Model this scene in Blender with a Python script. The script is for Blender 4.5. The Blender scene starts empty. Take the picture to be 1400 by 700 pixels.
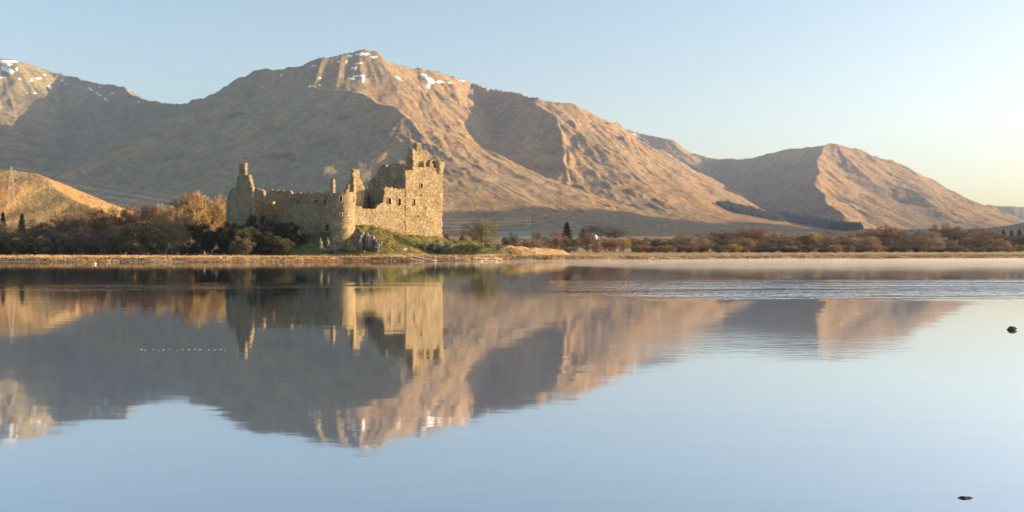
import bpy, bmesh, math, random
import numpy as np
from mathutils import Vector, Matrix, noise as mnoise
R = math.radians
rng = np.random.default_rng(7)
random.seed(7)
sc = bpy.context.scene
COL = sc.collection
H = 2.7          # eye height above the loch (m)
HY = 343.0       # horizon row of the photograph

# ------------------------------------------------------------------ camera
cd = bpy.data.cameras.new('camera'); cam = bpy.data.objects.new('camera', cd); COL.objects.link(cam)
cd.sensor_width = 36; cd.lens = 36; cd.shift_y = -7 / 1400
cd.clip_start = 0.5; cd.clip_end = 40000
cam.location = (0, 0, H); cam.rotation_euler = (R(90), 0, 0)
sc.camera = cam

# ------------------------------------------------------------------ light
SUN_EL, SUN_AZ = 9.0, -5.0      # azimuth: degrees behind the +X axis, towards the viewer
sdir = Vector((math.cos(R(SUN_EL)) * math.cos(R(SUN_AZ)), -math.cos(R(SUN_EL)) * math.sin(R(SUN_AZ)), math.sin(R(SUN_EL))))
sd = bpy.data.lights.new('sun', 'SUN'); sd.energy = 5.0; sd.angle = R(0.5); sd.color = (1.0, 0.70, 0.40)
so = bpy.data.objects.new('sun', sd); COL.objects.link(so); so.rotation_euler = sdir.to_track_quat('Z', 'Y').to_euler()
so.location = (60, 0, 60)
w = bpy.data.worlds.new('World'); sc.world = w; w.use_nodes = True
nt = w.node_tree; nt.nodes.clear()
out = nt.nodes.new('ShaderNodeOutputWorld'); bg = nt.nodes.new('ShaderNodeBackground'); sky = nt.nodes.new('ShaderNodeTexSky')
sky.sky_type = 'NISHITA'; sky.sun_disc = False; sky.sun_elevation = R(SUN_EL)
sky.sun_rotation = R(90 + SUN_AZ)
sky.altitude = 40; sky.air_density = 0.9; sky.dust_density = 2.0; sky.ozone_density = 1.1
bg.inputs['Strength'].default_value = 0.103
nt.links.new(sky.outputs[0], bg.inputs['Color']); nt.links.new(bg.outputs[0], out.inputs['Surface'])
sc.view_settings.view_transform = 'Standard'; sc.view_settings.look = 'None'
sc.view_settings.exposure = 1.65; sc.view_settings.gamma = 1.0; sc.view_settings.use_curve_mapping = False
sc.cycles.max_bounces = 5; sc.cycles.diffuse_bounces = 2; sc.cycles.glossy_bounces = 2
sc.cycles.volume_bounces = 0; sc.cycles.use_denoising = True
sc.cycles.sample_clamp_indirect = 4

# ------------------------------------------------------------------ helpers
def ray(px, py, Y):
    return ((px - 700) / 1400 * Y, Y, H - (py - HY) / 1400 * Y)

def tag(o, label=None, cat=None, group=None, kind=None):
    if label: o['label'] = label
    if cat: o['category'] = cat
    if group: o['group'] = group
    if kind: o['kind'] = kind
    return o

def link_mesh(name, me, parent=None):
    o = bpy.data.objects.new(name, me); COL.objects.link(o)
    if parent is not None: o.parent = parent
    return o

def empty(name, loc, rz=0):
    o = bpy.data.objects.new(name, None); COL.objects.link(o); o.location = loc; o.rotation_euler = (0, 0, rz)
    o.empty_display_size = 0.2
    return o

def np_mesh(name, verts, faces, mat=None, smooth=False):
    """verts (n,3); faces (m,k) array of one size, or a list of such arrays."""
    if not isinstance(faces, list): faces = [faces]
    faces = [np.asarray(f, dtype=np.int32) for f in faces if len(f)]
    me = bpy.data.meshes.new(name)
    v = np.asarray(verts, dtype=np.float32)
    me.vertices.add(len(v)); me.vertices.foreach_set('co', v.ravel())
    nl = sum(f.size for f in faces); npoly = sum(len(f) for f in faces)
    me.loops.add(nl); me.loops.foreach_set('vertex_index', np.concatenate([f.ravel() for f in faces]))
    tot = np.concatenate([np.full(len(f), f.shape[1], np.int32) for f in faces])
    st = np.concatenate([[0], np.cumsum(tot)[:-1]]).astype(np.int32)
    me.polygons.add(npoly); me.polygons.foreach_set('loop_start', st); me.polygons.foreach_set('loop_total', tot)
    if smooth: me.polygons.foreach_set('use_smooth', np.ones(npoly, bool))
    me.update(calc_edges=True); me.validate()
    if mat: me.materials.append(mat)
    return me

class MB:
    def __init__(s): s.v = []; s.q = []; s.t = []
    def add(s, vs, quads=(), tris=()):
        b = len(s.v); s.v += [tuple(x) for x in vs]
        s.q += [tuple(b + i for i in f) for f in quads]; s.t += [tuple(b + i for i in f) for f in tris]
    def box(s, c, size, rot=None):
        vs = []
        for dz in (-.5, .5):
            for dx, dy in ((-.5, -.5), (.5, -.5), (.5, .5), (-.5, .5)):
                p = Vector((dx * size[0], dy * size[1], dz * size[2]))
                if rot is not None: p = rot @ p
                vs.append(p + Vector(c))
        s.add(vs, [(0, 3, 2, 1), (4, 5, 6, 7), (0, 1, 5, 4), (1, 2, 6, 5), (2, 3, 7, 6), (3, 0, 4, 7)])
    def tube(s, pts, rad, n=6, cap=True):
        pts = [Vector(p) for p in pts]
        if not hasattr(rad, '__len__'): rad = [rad] * len(pts)
        vs = []; up0 = Vector((0, 0, 1))
        for i, p in enumerate(pts):
            d = (pts[min(i + 1, len(pts) - 1)] - pts[max(i - 1, 0)])
            if d.length < 1e-9: d = Vector((0, 0, 1))
            d.normalize()
            a = d.cross(up0 if abs(d.z) < .95 else Vector((1, 0, 0))).normalized(); b = d.cross(a)
            for k in range(n):
                t = 2 * math.pi * k / n
                vs.append(p + (a * math.cos(t) + b * math.sin(t)) * rad[i])
        q = []
        for i in range(len(pts) - 1):
            for k in range(n):
                q.append((i * n + k, i * n + (k + 1) % n, (i + 1) * n + (k + 1) % n, (i + 1) * n + k))
        tr = []
        if cap:
            for base in (0, (len(pts) - 1) * n):
                for k in range(1, n - 1): tr.append((base, base + k, base + k + 1))
        s.add(vs, q, tr)
    def mesh(s, name, mat, smooth=False):
        return np_mesh(name, np.array(s.v), [np.array(s.q, dtype=np.int32).reshape(-1, 4), np.array(s.t, dtype=np.int32).reshape(-1, 3)], mat, smooth)
    def build(s, name, mat, parent=None, smooth=False):
        return link_mesh(name, s.mesh(name, mat, smooth), parent)

# vectorised gradient-free value noise
def _hash(ix, iy, seed):
    h = (ix.astype(np.int64) * 374761393 + iy.astype(np.int64) * 668265263 + seed * 974634777) & 0xffffffff
    h = ((h ^ (h >> 13)) * 1274126177) & 0xffffffff
    h = h ^ (h >> 16)
    return (h & 0xffff) / 65535.0 * 2 - 1
def vnoise(x, y, seed=0):
    ix = np.floor(x); iy = np.floor(y); fx = x - ix; fy = y - iy
    fx = fx * fx * fx * (fx * (fx * 6 - 15) + 10); fy = fy * fy * fy * (fy * (fy * 6 - 15) + 10)
    a = _hash(ix, iy, seed); b = _hash(ix + 1, iy, seed); c = _hash(ix, iy + 1, seed); d = _hash(ix + 1, iy + 1, seed)
    return (a * (1 - fx) + b * fx) * (1 - fy) + (c * (1 - fx) + d * fx) * fy
def fbm(x, y, oct=5, seed=0, gain=.5, ridged=False):
    s = 0; a = 1; tot = 0
    for o in range(oct):
        ca, sa = math.cos(o * 1.3), math.sin(o * 1.3)
        n = vnoise((x * ca - y * sa) * 2 ** o + 17.3 * o, (x * sa + y * ca) * 2 ** o - 9.1 * o, seed + o)
        if ridged: n = 1 - 2 * np.abs(n)
        s = s + a * n; tot += a; a *= gain
    return s / tot

def smooth01(x): x = np.clip(x, 0, 1); return x * x * (3 - 2 * x)

# ------------------------------------------------------------------ materials
def mat(name):
    m = bpy.data.materials.new(name); m.use_nodes = True
    n = m.node_tree; n.nodes.clear()
    o = n.nodes.new('ShaderNodeOutputMaterial'); b = n.nodes.new('ShaderNodeBsdfPrincipled')
    b.inputs['Roughness'].default_value = .9; b.inputs['Specular IOR Level'].default_value = .15
    n.links.new(b.outputs[0], o.inputs['Surface'])
    return m, n, b
def N(n, typ, **kw):
    x = n.nodes.new(typ)
    for k, v in kw.items():
        if k.startswith('i_'): x.inputs[k[2:].replace('_', ' ')].default_value = v
        else: setattr(x, k, v)
    return x
def ramp(n, src, stops, interp='LINEAR'):
    r = n.nodes.new('ShaderNodeValToRGB'); r.color_ramp.interpolation = interp
    e = r.color_ramp.elements
    while len(e) > 1: e.remove(e[-1])
    e[0].position = stops[0][0]; e[0].color = (*stops[0][1], 1)
    for p, c in stops[1:]:
        k = e.new(p); k.color = (*c, 1)
    n.links.new(src, r.inputs[0]); return r.outputs[0]
def mix(n, f, a, b, blend='MIX'):
    m = n.nodes.new('ShaderNodeMix'); m.data_type = 'RGBA'; m.blend_type = blend
    for s, v in ((m.inputs[0], f), (m.inputs[6], a), (m.inputs[7], b)):
        if hasattr(v, 'is_output') or isinstance(v, bpy.types.NodeSocket): n.links.new(v, s)
        elif isinstance(v, (int, float)): s.default_value = v
        else: s.default_value = (*v, 1)
    return m.outputs[2]
def maprange(n, src, a, b, c=0, d=1):
    m = n.nodes.new('ShaderNodeMapRange'); m.inputs[1].default_value = a; m.inputs[2].default_value = b
    m.inputs[3].default_value = c; m.inputs[4].default_value = d; n.links.new(src, m.inputs[0]); return m.outputs[0]
def math_(n, op, a, b=None):
    m = n.nodes.new('ShaderNodeMath'); m.operation = op
    for i, v in enumerate((a, b)):
        if v is None: continue
        if isinstance(v, (int, float)): m.inputs[i].default_value = v
        else: n.links.new(v, m.inputs[i])
    return m.outputs[0]
def coords(n, scale=(1, 1, 1), rot=(0, 0, 0), src='pos'):
    if src == 'pos': s = n.nodes.new('ShaderNodeNewGeometry').outputs['Position']
    else: s = n.nodes.new('ShaderNodeTexCoord').outputs['Object']
    m = n.nodes.new('ShaderNodeMapping'); m.inputs['Scale'].default_value = scale; m.inputs['Rotation'].default_value = rot
    n.links.new(s, m.inputs[0]); return m.outputs[0]
def noise_(n, vec, scale, detail=4, rough=.55, dist=0):
    x = N(n, 'ShaderNodeTexNoise'); x.inputs['Scale'].default_value = scale; x.inputs['Detail'].default_value = detail
    x.inputs['Roughness'].default_value = rough; x.inputs['Distortion'].default_value = dist
    n.links.new(vec, x.inputs['Vector']); return x.outputs[0]
def attr(n, name):
    a = n.nodes.new('ShaderNodeAttribute'); a.attribute_name = name; return a
def bump(n, b, h, strength, dist):
    x = n.nodes.new('ShaderNodeBump'); x.inputs['Strength'].default_value = strength; x.inputs['Distance'].default_value = dist
    n.links.new(h, x.inputs['Height']); n.links.new(x.outputs[0], b.inputs['Normal'])

def m_simple(name, col, var=.25, scale=3.0, rough=.9, src='pos'):
    m, n, b = mat(name)
    c = coords(n, src=src)
    f = noise_(n, c, scale, 3)
    lo = tuple(x * (1 - var) for x in col); hi = tuple(min(1, x * (1 + var)) for x in col)
    n.links.new(ramp(n, f, [(.3, lo), (.7, hi)]), b.inputs['Base Color']); b.inputs['Roughness'].default_value = rough
    return m

def m_hills():
    m, n, b = mat('moorland')
    p = coords(n)
    big = noise_(n, p, .0018, 5, .6)
    mid = noise_(n, p, .009, 6, .62, .3)
    st = noise_(n, coords(n, (1, .35, 1.6), (0, 0, .5)), .02, 5, .6)
    fine = noise_(n, p, .05, 5, .72)
    base = ramp(n, mid, [(.30, (.15, .10, .052)), (.45, (.27, .175, .080)), (.60, (.36, .23, .098)), (.75, (.24, .17, .078))])
    green = ramp(n, st, [(.3, (.19, .155, .095)), (.7, (.30, .23, .135))])
    base = mix(n, maprange(n, big, .46, .70), base, green)
    rock = maprange(n, math_(n, 'ADD', math_(n, 'MULTIPLY', fine, .7), math_(n, 'MULTIPLY', mid, .3)), .52, .57)  # dark rock specks, which also paint small crag shadows into the colour
    slope = n.nodes.new('ShaderNodeSeparateXYZ'); n.links.new(n.nodes.new('ShaderNodeNewGeometry').outputs['Normal'], slope.inputs[0])
    steep = maprange(n, slope.outputs[2], .93, .72)
    base = mix(n, math_(n, 'MULTIPLY', math_(n, 'MULTIPLY', rock, maprange(n, noise_(n, p, .0045, 3, .6), .42, .58, .45, 1.0)), math_(n, 'ADD', math_(n, 'MULTIPLY', steep, .3), .6)), base, (.11, .09, .075))
    st2 = noise_(n, coords(n, (1, .30, 1.2), (0, 0, .62)), .045, 4, .65)
    base = mix(n, .8, base, ramp(n, st2, [(.32, (.52, .52, .52)), (.46, (.95, .94, .92)), (.66, (1.22, 1.2, 1.16))]), 'MULTIPLY')
    base = mix(n, math_(n, 'MULTIPLY', attr(n, 'olive').outputs['Fac'], .8), base, mix(n, .7, ramp(n, mid, [(.3, (.15, .14, .075)), (.5, (.22, .20, .105)), (.7, (.29, .235, .13))]), ramp(n, st2, [(.34, (.62, .64, .62)), (.5, (1, 1, 1)), (.66, (1.3, 1.27, 1.2))]), 'MULTIPLY'))
    # near hillside of dead bracken
    base = mix(n, attr(n, 'bracken').outputs['Fac'], base, ramp(n, st, [(.3, (.27, .155, .06)), (.55, (.38, .25, .095)), (.7, (.44, .31, .13))]))
    # frosted pasture
    fld = mix(n, noise_(n, p, .02, 3), (.17, .20, .14), (.32, .36, .29))
    base = mix(n, attr(n, 'field').outputs['Fac'], base, fld)
    base = mix(n, attr(n, 'wood').outputs['Fac'], base, (.035, .04, .025))
    sn = math_(n, 'ADD', attr(n, 'snow').outputs['Fac'], math_(n, 'MULTIPLY', math_(n, 'SUBTRACT', noise_(n, p, .11, 5, .75, .5), .5), 2.6))
    base = mix(n, maprange(n, sn, .50, .60), base, (.85, .87, .9))
    n.links.new(base, b.inputs['Base Color'])
    bump(n, b, math_(n, 'ADD', fine, math_(n, 'MULTIPLY', noise_(n, p, .12, 3, .6), .35)), .6, 9.0)
    return m

def m_ground():
    m, n, b = mat('shore_ground')
    p = coords(n)
    f = noise_(n, p, .9, 5, .65); g = noise_(n, coords(n, (.25, 1, 1)), .35, 4, .6)
    tan = ramp(n, g, [(.3, (.27, .175, .085)), (.5, (.42, .29, .15)), (.7, (.52, .38, .22))])
    tan = mix(n, maprange(n, f, .58, .7), tan, (.13, .085, .045))
    grn = ramp(n, f, [(.3, (.060, .062, .020)), (.5, (.115, .115, .036)), (.62, (.20, .16, .055)), (.74, (.30, .21, .08))])
    base = mix(n, attr(n, 'green').outputs['Fac'], tan, grn)
    base = mix(n, attr(n, 'wood').outputs['Fac'], base, ramp(n, f, [(.3, (.10, .10, .075)), (.7, (.21, .20, .16))]))
    base = mix(n, attr(n, 'rock').outputs['Fac'], base, ramp(n, f, [(.3, (.11, .10, .085)), (.7, (.30, .27, .22))]))
    mud = ramp(n, g, [(.3, (.20, .15, .11)), (.7, (.42, .33, .24))])
    base = mix(n, attr(n, 'mud').outputs['Fac'], base, mud)
    n.links.new(base, b.inputs['Base Color']); bump(n, b, f, .8, .25)
    return m

def m_stone():
    m, n, b = mat('rubble_stone')
    p = coords(n)
    v = N(n, 'ShaderNodeTexVoronoi'); v.inputs['Scale'].default_value = 2.1; n.links.new(coords(n, (1, 1, 1.5)), v.inputs['Vector'])
    sep = n.nodes.new('ShaderNodeSeparateColor'); n.links.new(v.outputs['Color'], sep.inputs[0])
    c1 = ramp(n, sep.outputs[0], [(0, (.19, .15, .095)), (.4, (.25, .20, .125)), (.8, (.29, .235, .15)), (1, (.39, .33, .23))])
    big = noise_(n, p, .28, 5, .65, .4)
    c1 = mix(n, .75, c1, ramp(n, big, [(.3, (.62, .58, .50)), (.5, (1.0, .97, .90)), (.7, (1.42, 1.38, 1.28))]), 'MULTIPLY')
    st = noise_(n, coords(n, (1, 1, .22)), .9, 4, .6)
    c1 = mix(n, maprange(n, st, .56, .72, 0, .55), c1, (.15, .135, .085))
    n.links.new(c1, b.inputs['Base Color'])
    hgt = math_(n, 'SUBTRACT', noise_(n, p, 3.5, 4), math_(n, 'MULTIPLY', v.outputs['Distance'], 1.2))
    bump(n, b, hgt, .5, .06)
    return m

def m_rock(name='lichened_rock', k=.75):
    m, n, b = mat(name)
    p = coords(n)
    f = noise_(n, p, 1.3, 6, .65); g = noise_(n, p, .5, 4)
    c = ramp(n, f, [(.3, (.07 * k, .065 * k, .055 * k)), (.5, (.2 * k, .185 * k, .16 * k)), (.7, (.42 * k, .36 * k, .28 * k))])
    c = mix(n, maprange(n, g, .52, .68), c, (.11, .115, .035))
    n.links.new(c, b.inputs['Base Color']); bump(n, b, f, 1.0, .3)
    return m

def m_water():
    m = bpy.data.materials.new('loch_water'); m.use_nodes = True; n = m.node_tree; n.nodes.clear()
    o = n.nodes.new('ShaderNodeOutputMaterial')
    gl = n.nodes.new('ShaderNodeBsdfGlossy'); gl.inputs['Roughness'].default_value = .035; gl.inputs['Color'].default_value = (.90, .93, .98, 1)
    df = n.nodes.new('ShaderNodeBsdfDiffuse'); df.inputs['Color'].default_value = (.035, .05, .075, 1)
    lw = n.nodes.new('ShaderNodeLayerWeight'); lw.inputs['Blend'].default_value = .5
    f = maprange(n, lw.outputs['Facing'], .25, .97, .25, .93)
    mx = n.nodes.new('ShaderNodeMixShader'); n.links.new(f, mx.inputs[0]); n.links.new(df.outputs[0], mx.inputs[1]); n.links.new(gl.outputs[0], mx.inputs[2])
    n.links.new(mx.outputs[0], o.inputs['Surface'])
    geo = n.nodes.new('ShaderNodeNewGeometry'); sep = n.nodes.new('ShaderNodeSeparateXYZ'); n.links.new(geo.outputs['Position'], sep.inputs[0])
    def band(a, b_, c, d, ax=1):
        up = maprange(n, sep.outputs[ax], a, b_); dn = maprange(n, sep.outputs[ax], c, d, 1, 0)
        return math_(n, 'MULTIPLY', up, dn)
    low = noise_(n, coords(n, (.05, .16, 1)), 1.0, 3, .5)
    swell = noise_(n, coords(n, (.35, 1.0, 1), (0, 0, .1)), .55, 2, .5)
    rip = noise_(n, coords(n, (.55, 1.3, 1), (0, 0, -.12)), 2.2, 3, .6)
    chop = noise_(n, coords(n, (1.0, .16, 1), (0, 0, .05)), 3.2, 1, .5)
    patch_n = maprange(n, noise_(n, coords(n, (.03, .12, 1)), 1.0, 3, .6), .40, .60)
    pat = math_(n, 'MULTIPLY', math_(n, 'MULTIPLY', band(55, 66, 84, 98), band(2, 12, 900, 999, 0)), patch_n)
    pat2 = math_(n, 'MULTIPLY', math_(n, 'MULTIPLY', band(24, 27.5, 32, 40), band(1.0, 4.0, 9, 13, 0)), .04)
    pat3 = math_(n, 'MULTIPLY', math_(n, 'MULTIPLY', band(66, 72, 84, 92), band(-40, -30, -12, -4, 0)), math_(n, 'MULTIPLY', patch_n, .12))
    amp = math_(n, 'ADD', math_(n, 'ADD', math_(n, 'MULTIPLY', pat, 1.0), pat2), pat3)
    h1 = math_(n, 'MULTIPLY', swell, .0042)
    h2 = math_(n, 'MULTIPLY', math_(n, 'MULTIPLY', rip, .0015), maprange(n, low, .4, .65, .2, 1.0))
    h3 = math_(n, 'ADD', math_(n, 'MULTIPLY', chop, math_(n, 'MULTIPLY', math_(n, 'ADD', pat, pat3), .34)), math_(n, 'MULTIPLY', rip, math_(n, 'MULTIPLY', pat2, .13)))
    hh = math_(n, 'ADD', math_(n, 'ADD', h1, h2), h3)
    bp = n.nodes.new('ShaderNodeBump'); bp.inputs['Strength'].default_value = 1; bp.inputs['Distance'].default_value = 1.0
    n.links.new(hh, bp.inputs['Height'])
    for s in (gl, df, lw): n.links.new(bp.outputs[0], s.inputs['Normal'])
    return m

def m_twig(name, c, var=.35):
    m, n, b = mat(name)
    f = noise_(n, coords(n, src='obj'), 9.0, 3)
    oi = n.nodes.new('ShaderNodeObjectInfo')
    lo = tuple(x * (1 - var) for x in c); hi = tuple(x * (1 + var) for x in c)
    cc = ramp(n, f, [(.3, lo), (.7, hi)])
    cc = mix(n, 1.0, cc, ramp(n, oi.outputs['Random'], [(0, (.8, .82, .85)), (1, (1.2, 1.15, 1.1))]), 'MULTIPLY')
    n.links.new(cc, b.inputs['Base Color'])
    return m

M = dict(hills=m_hills(), ground=m_ground(), stone=m_stone(), rock=m_rock(), darkrock=m_rock('wet_rock', .28), water=m_water(),
         bark=m_simple('bark', (.20, .165, .12), .4, 6), steel=m_simple('galvanised_steel', (.42, .38, .32), .1, 2, .6),
         dull=m_simple('dark_grey_steel', (.10, .10, .105), .1, 2, .7), wire=m_simple('aluminium_cable', (.7, .66, .6), .05, 2, .5), plank=m_simple('weathered_planks', (.52, .47, .41), .25, 4),  # dull: darker grey steel for the two pylons beyond the castle
         dark_wood=m_simple('tarred_timber', (.08, .065, .05), .3, 4), white=m_simple('white_paint', (.8, .8, .8), .06, 2, .5),
         slate=m_simple('slate', (.09, .09, .1), .2, 2), recess=m_simple('dark_opening_shade', (.05, .045, .04), .3, 2),  # recess: dark colour standing in for shade inside openings
         margin=m_simple('dressed_sandstone', (.42, .36, .27), .2, 3),
         skin=m_simple('skin', (.55, .36, .27), .05, 3), shirt=m_simple('pale_blue_cloth', (.32, .46, .68), .1, 5),
         trousers=m_simple('khaki_cloth', (.26, .19, .12), .1, 5), hair=m_simple('brown_hair', (.05, .035, .025), .2, 9),
         wool=m_simple('sheep_wool', (.72, .69, .62), .12, 9), face=m_simple('sheep_face', (.45, .41, .36), .1, 9))
TW = dict(
    russet=m_twig('russet_twigs', (.27, .145, .080)), gold=m_twig('golden_twigs', (.38, .27, .12)), leaf=m_twig('olive_leaves', (.24, .215, .075)),
    grey=m_twig('grey_twigs', (.175, .140, .105)), olive=m_twig('olive_twigs', (.125, .118, .065)),
    tan=m_twig('tan_twigs', (.36, .265, .16)), dark=m_twig('dark_evergreen', (.058, .064, .036)),
    brown=m_twig('brown_twigs', (.205, .145, .095)), needle=m_twig('spruce_needles', (.030, .048, .028)), farwood=m_twig('distant_spruce', (.052, .068, .048)))  # farwood: needle colour lightened to stand in for distance haze

# ------------------------------------------------------------------ land form
def ridge(pts): return [ray(*p) for p in pts]
RIDGES = []   # (points, near/left slope, right slope, k)
def addr(pts, sl, sr, raw=False): RIDGES.append((pts if raw else ridge(pts), sl, sr))
# left mountain
addr([(-420, 75, 6000), (-150, 62, 6100), (0, 80, 6400), (60, 93, 6600), (95, 104, 6550), (120, 112, 6300), (165, 118, 6100), (200, 135, 5900), (240, 141, 5700), (285, 143, 5600)], .75, .60)
# main mountain skyline
addr([(265, 143, 6000), (300, 124, 5450), (335, 103, 4950), (355, 95, 4850), (400, 88, 4820), (440, 80, 4840), (465, 74, 4870), (490, 72, 4900),
      (515, 74, 4920)], .90, 1.0)
addr([(490, 72, 4900), (515, 74, 4920), (530, 85, 4960), (570, 95, 5060), (600, 102, 5140)], .85, .85)
addr([(600, 102, 5140), (650, 112, 5300), (700, 122, 5220), (740, 131, 4980)], 1.6, 1.6)
addr([(740, 131, 4980), (780, 145, 5060), (820, 163, 5200), (860, 178, 5350), (900, 205, 5520), (950, 232, 5700), (1000, 262, 5880), (1050, 285, 6050), (1085, 302, 6150)], .72, .72)
# rib that parts the shaded left flank from the sunlit face
addr([(342, 100, 4900), (400, 113, 4720), (455, 124, 4540), (505, 134, 4380), (540, 146, 4180), (566, 166, 3950), (558, 200, 3600), (556, 235, 3250), (575, 268, 2900), (590, 298, 2500)], .62, .55)
# long spur that hides the corrie burn
addr([(556, 160, 3700), (600, 173, 3780), (640, 190, 3860), (680, 213, 3930), (720, 240, 3980), (770, 262, 4020), (830, 283, 4050)], .60, .55)
# rib east of the corrie
addr([(703, 123, 5180), (735, 138, 4950), (758, 160, 4750), (766, 190, 4550), (762, 225, 4350), (770, 252, 4200), (800, 284, 4050)], .85, .68)
addr([(930, 222, 5630), (955, 250, 5150), (975, 280, 4600)], .60, .75)
# eastern mountain
addr([(860, 178, 7600), (900, 188, 7500), (940, 210, 7400), (975, 217, 7300), (1015, 218, 7150), (1040, 214, 7000), (1080, 203, 6800), (1120, 197, 6600), (1145, 197, 6500),
      (1180, 207, 6600), (1220, 225, 6750), (1260, 240, 6900), (1300, 262, 7050), (1340, 283, 7200), (1380, 308, 7400), (1420, 325, 7500)], .6, .6)
addr([(1135, 197, 6520), (1112, 222, 6050), (1110, 250, 5600), (1128, 275, 5200), (1150, 295, 4800)], .65, .62)
# far hills up the loch
addr([(1240, 300, 9500), (1325, 279, 9300), (1350, 281, 9300), (1400, 285, 9300), (1500, 278, 9400), (1650, 290, 9500)], .4, .4)
# near bracken hill at the left edge
addr([(-420, 190, 1700), (-150, 212, 1450), (0, 228, 1350), (32, 231, 1320), (44, 236, 1300), (58, 249, 1280), (95, 265, 1235), (130, 284, 1195), (165, 302, 1150)], .36, .6)
# hills beyond the right edge of the view that keep the valley floor in shade
addr([(1250, 1700, 240), (1500, 2050, 330), (1780, 2450, 420), (2080, 2900, 470), (2500, 3500, 490), (3000, 4200, 460), (3500, 4900, 420), (3850, 5400, 330)], .95, .95, raw=True)

def base_z(X, Y):
    return 2.2 + .004 * np.clip(Y - 600, -300, 250) + 9 * np.logaddexp(0, (Y - 900) / 260.) * .9 * (1 - .72 * smooth01((Y - 2500) / 3000))

def hills_z(X, Y):
    base = base_z(X, Y)
    wx = X + 60 * fbm(X / 420, Y / 420, 3, 31); wy = Y + 60 * fbm(X / 420, Y / 420, 3, 47)
    K = 9.0
    acc = np.ones_like(X)
    k_ = 0
    for pts, sl, sr in RIDGES:
        best = np.zeros_like(X)
        P = np.array(pts); arc = 0.0; k_ += 1
        for a, b in zip(P[:-1], P[1:]):
            d = b - a; L2 = d[0] ** 2 + d[1] ** 2
            t = np.clip(((wx - a[0]) * d[0] + (wy - a[1]) * d[1]) / L2, 0, 1)
            qx = wx - (a[0] + t * d[0]); qy = wy - (a[1] + t * d[1])
            dist = np.hypot(qx, qy); hz = a[2] + t * d[2]
            left = smooth01(.5 - qx / (dist + 60) * .8)      # viewer's left of the ridge = away from the sun
            s = sl * left + sr * (1 - left)
            rise = np.maximum(hz - base, 5)
            L = math.sqrt(L2); se = arc + t * L + 170 * np.arctan2(qy, qx + 1e-3) + 37 * k_
            gl = fbm(se / 115, dist / 900 + k_, 3, 300 + k_, .55, ridged=True)
            gf = vnoise(se / 34, dist / 420, 340 + k_)
            s = s * (1 + .0 * gl)
            u = dist * s / rise
            cut = (17 * (gl - .1) + 5.5 * gf) * smooth01(dist / 110) * smooth01((1.6 - u) / 1.0) * np.clip(rise / 260, 0, 1)
            z = rise * (.35 * np.exp(-u * 1.6) + .65 * np.maximum(0, np.where(u < .5, 1 - u * .72 / .8, .55 * np.exp(-(u - .5) * 1.64))))
            z = (z + cut) * smooth01((1.75 - u) / 1.1)
            best = np.maximum(best, z)
            arc += L
        acc = acc + np.expm1(np.minimum(best / K, 300))
    z = K * np.log(acc)
    amp = np.clip(z / 260, 0, 1)
    amp = amp * np.clip(1.15 - .0 * z, 0, 1)
    g = fbm(wx / 330, wy / 520, 5, 5, .5, ridged=True)
    f = fbm(X / 150, Y / 150, 6, 11, .55)
    g2 = fbm((wx + .5 * wy) / 120, (wy - .3 * wx) / 300, 4, 71, .55, ridged=True)
    z = z + amp * (14 * (g - .15) + 15 * f + 5 * (g2 - .1)) + 1.5 * fbm(X / 40, Y / 40, 4, 3) * np.clip((Y - 900) / 600, 0, 1)
    pxl = 700 + 1400 * X / np.maximum(Y, 1)
    cm = smooth01((pxl - 520) / 70) * (1 - .35 * smooth01((pxl - 1080) / 60)) + .10
    cm = cm * (1 - .85 * smooth01((pxl - 620) / 40) * smooth01((775 - pxl) / 25) * smooth01((Y - 3950) / 100))
    c1 = fbm((X * .82 + Y * .57) / 48, (-X * .57 + Y * .82) / 120, 3, 401, .6); c2 = fbm((X * .82 + Y * .57) / 22, (-X * .57 + Y * .82) / 50, 2, 431, .6)
    pt = smooth01(.5 + 1.6 * fbm(X / 420, Y / 420, 3, 451))
    z = z + np.clip(z / 160, 0, 1) * smooth01((Y - 1900) / 400) * cm * (.25 + pt) * (18 * np.clip(c1 - .1, 0, None) + 7 * np.clip(c2 - .05, 0, None))
    return base + z

SH_PX = [-1200, -400, 0, 150, 300, 400, 470, 560, 640, 700, 800, 1000, 1200, 1400, 1900, 2600]
SH_Y = [215, 235, 250, 245, 246, 256, 266, 262, 266, 284, 290, 308, 332, 350, 420, 500]
def shore_y(px): return np.interp(px, SH_PX, SH_Y)

# castle rock: polyline of (X, Y, z)
P0 = Vector((ray(468, 0, 292)[0], 292.0))
TH = R(40); U = Vector((math.cos(TH), math.sin(TH))); V = Vector((-math.sin(TH), math.cos(TH)))
def rp(px, py, Y): return ray(px, py, Y)
KN = [[rp(300, 342, 315), rp(330, 335, 312), rp(370, 324, 308), (P0.x + V.x * 8, P0.y + V.y * 8, 7.6), (P0.x + V.x * 3, P0.y + V.y * 3, 5.3)],
      [rp(493, 308, 296), rp(503, 309, 298), rp(520, 313, 302), rp(543, 318, 307), rp(584, 323, 313), rp(605, 326, 316), rp(640, 330, 318), rp(690, 336, 320), rp(760, 341, 330)],
      [rp(640, 334, 303), rp(657, 337, 300), rp(690, 340, 302)],
      [(P0.x + V.x * 7 + U.x * 7, P0.y + V.y * 7 + U.y * 7, 8.8), (P0.x + V.x * 9, P0.y + V.y * 9, 8.0), (P0.x + V.x * 26 + U.x * 8, P0.y + V.y * 26 + U.y * 8, 7)],
      [rp(605, 326, 316), (P0.x + V.x * 20 + U.x * 24, P0.y + V.y * 20 + U.y * 24, 6)]]
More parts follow.
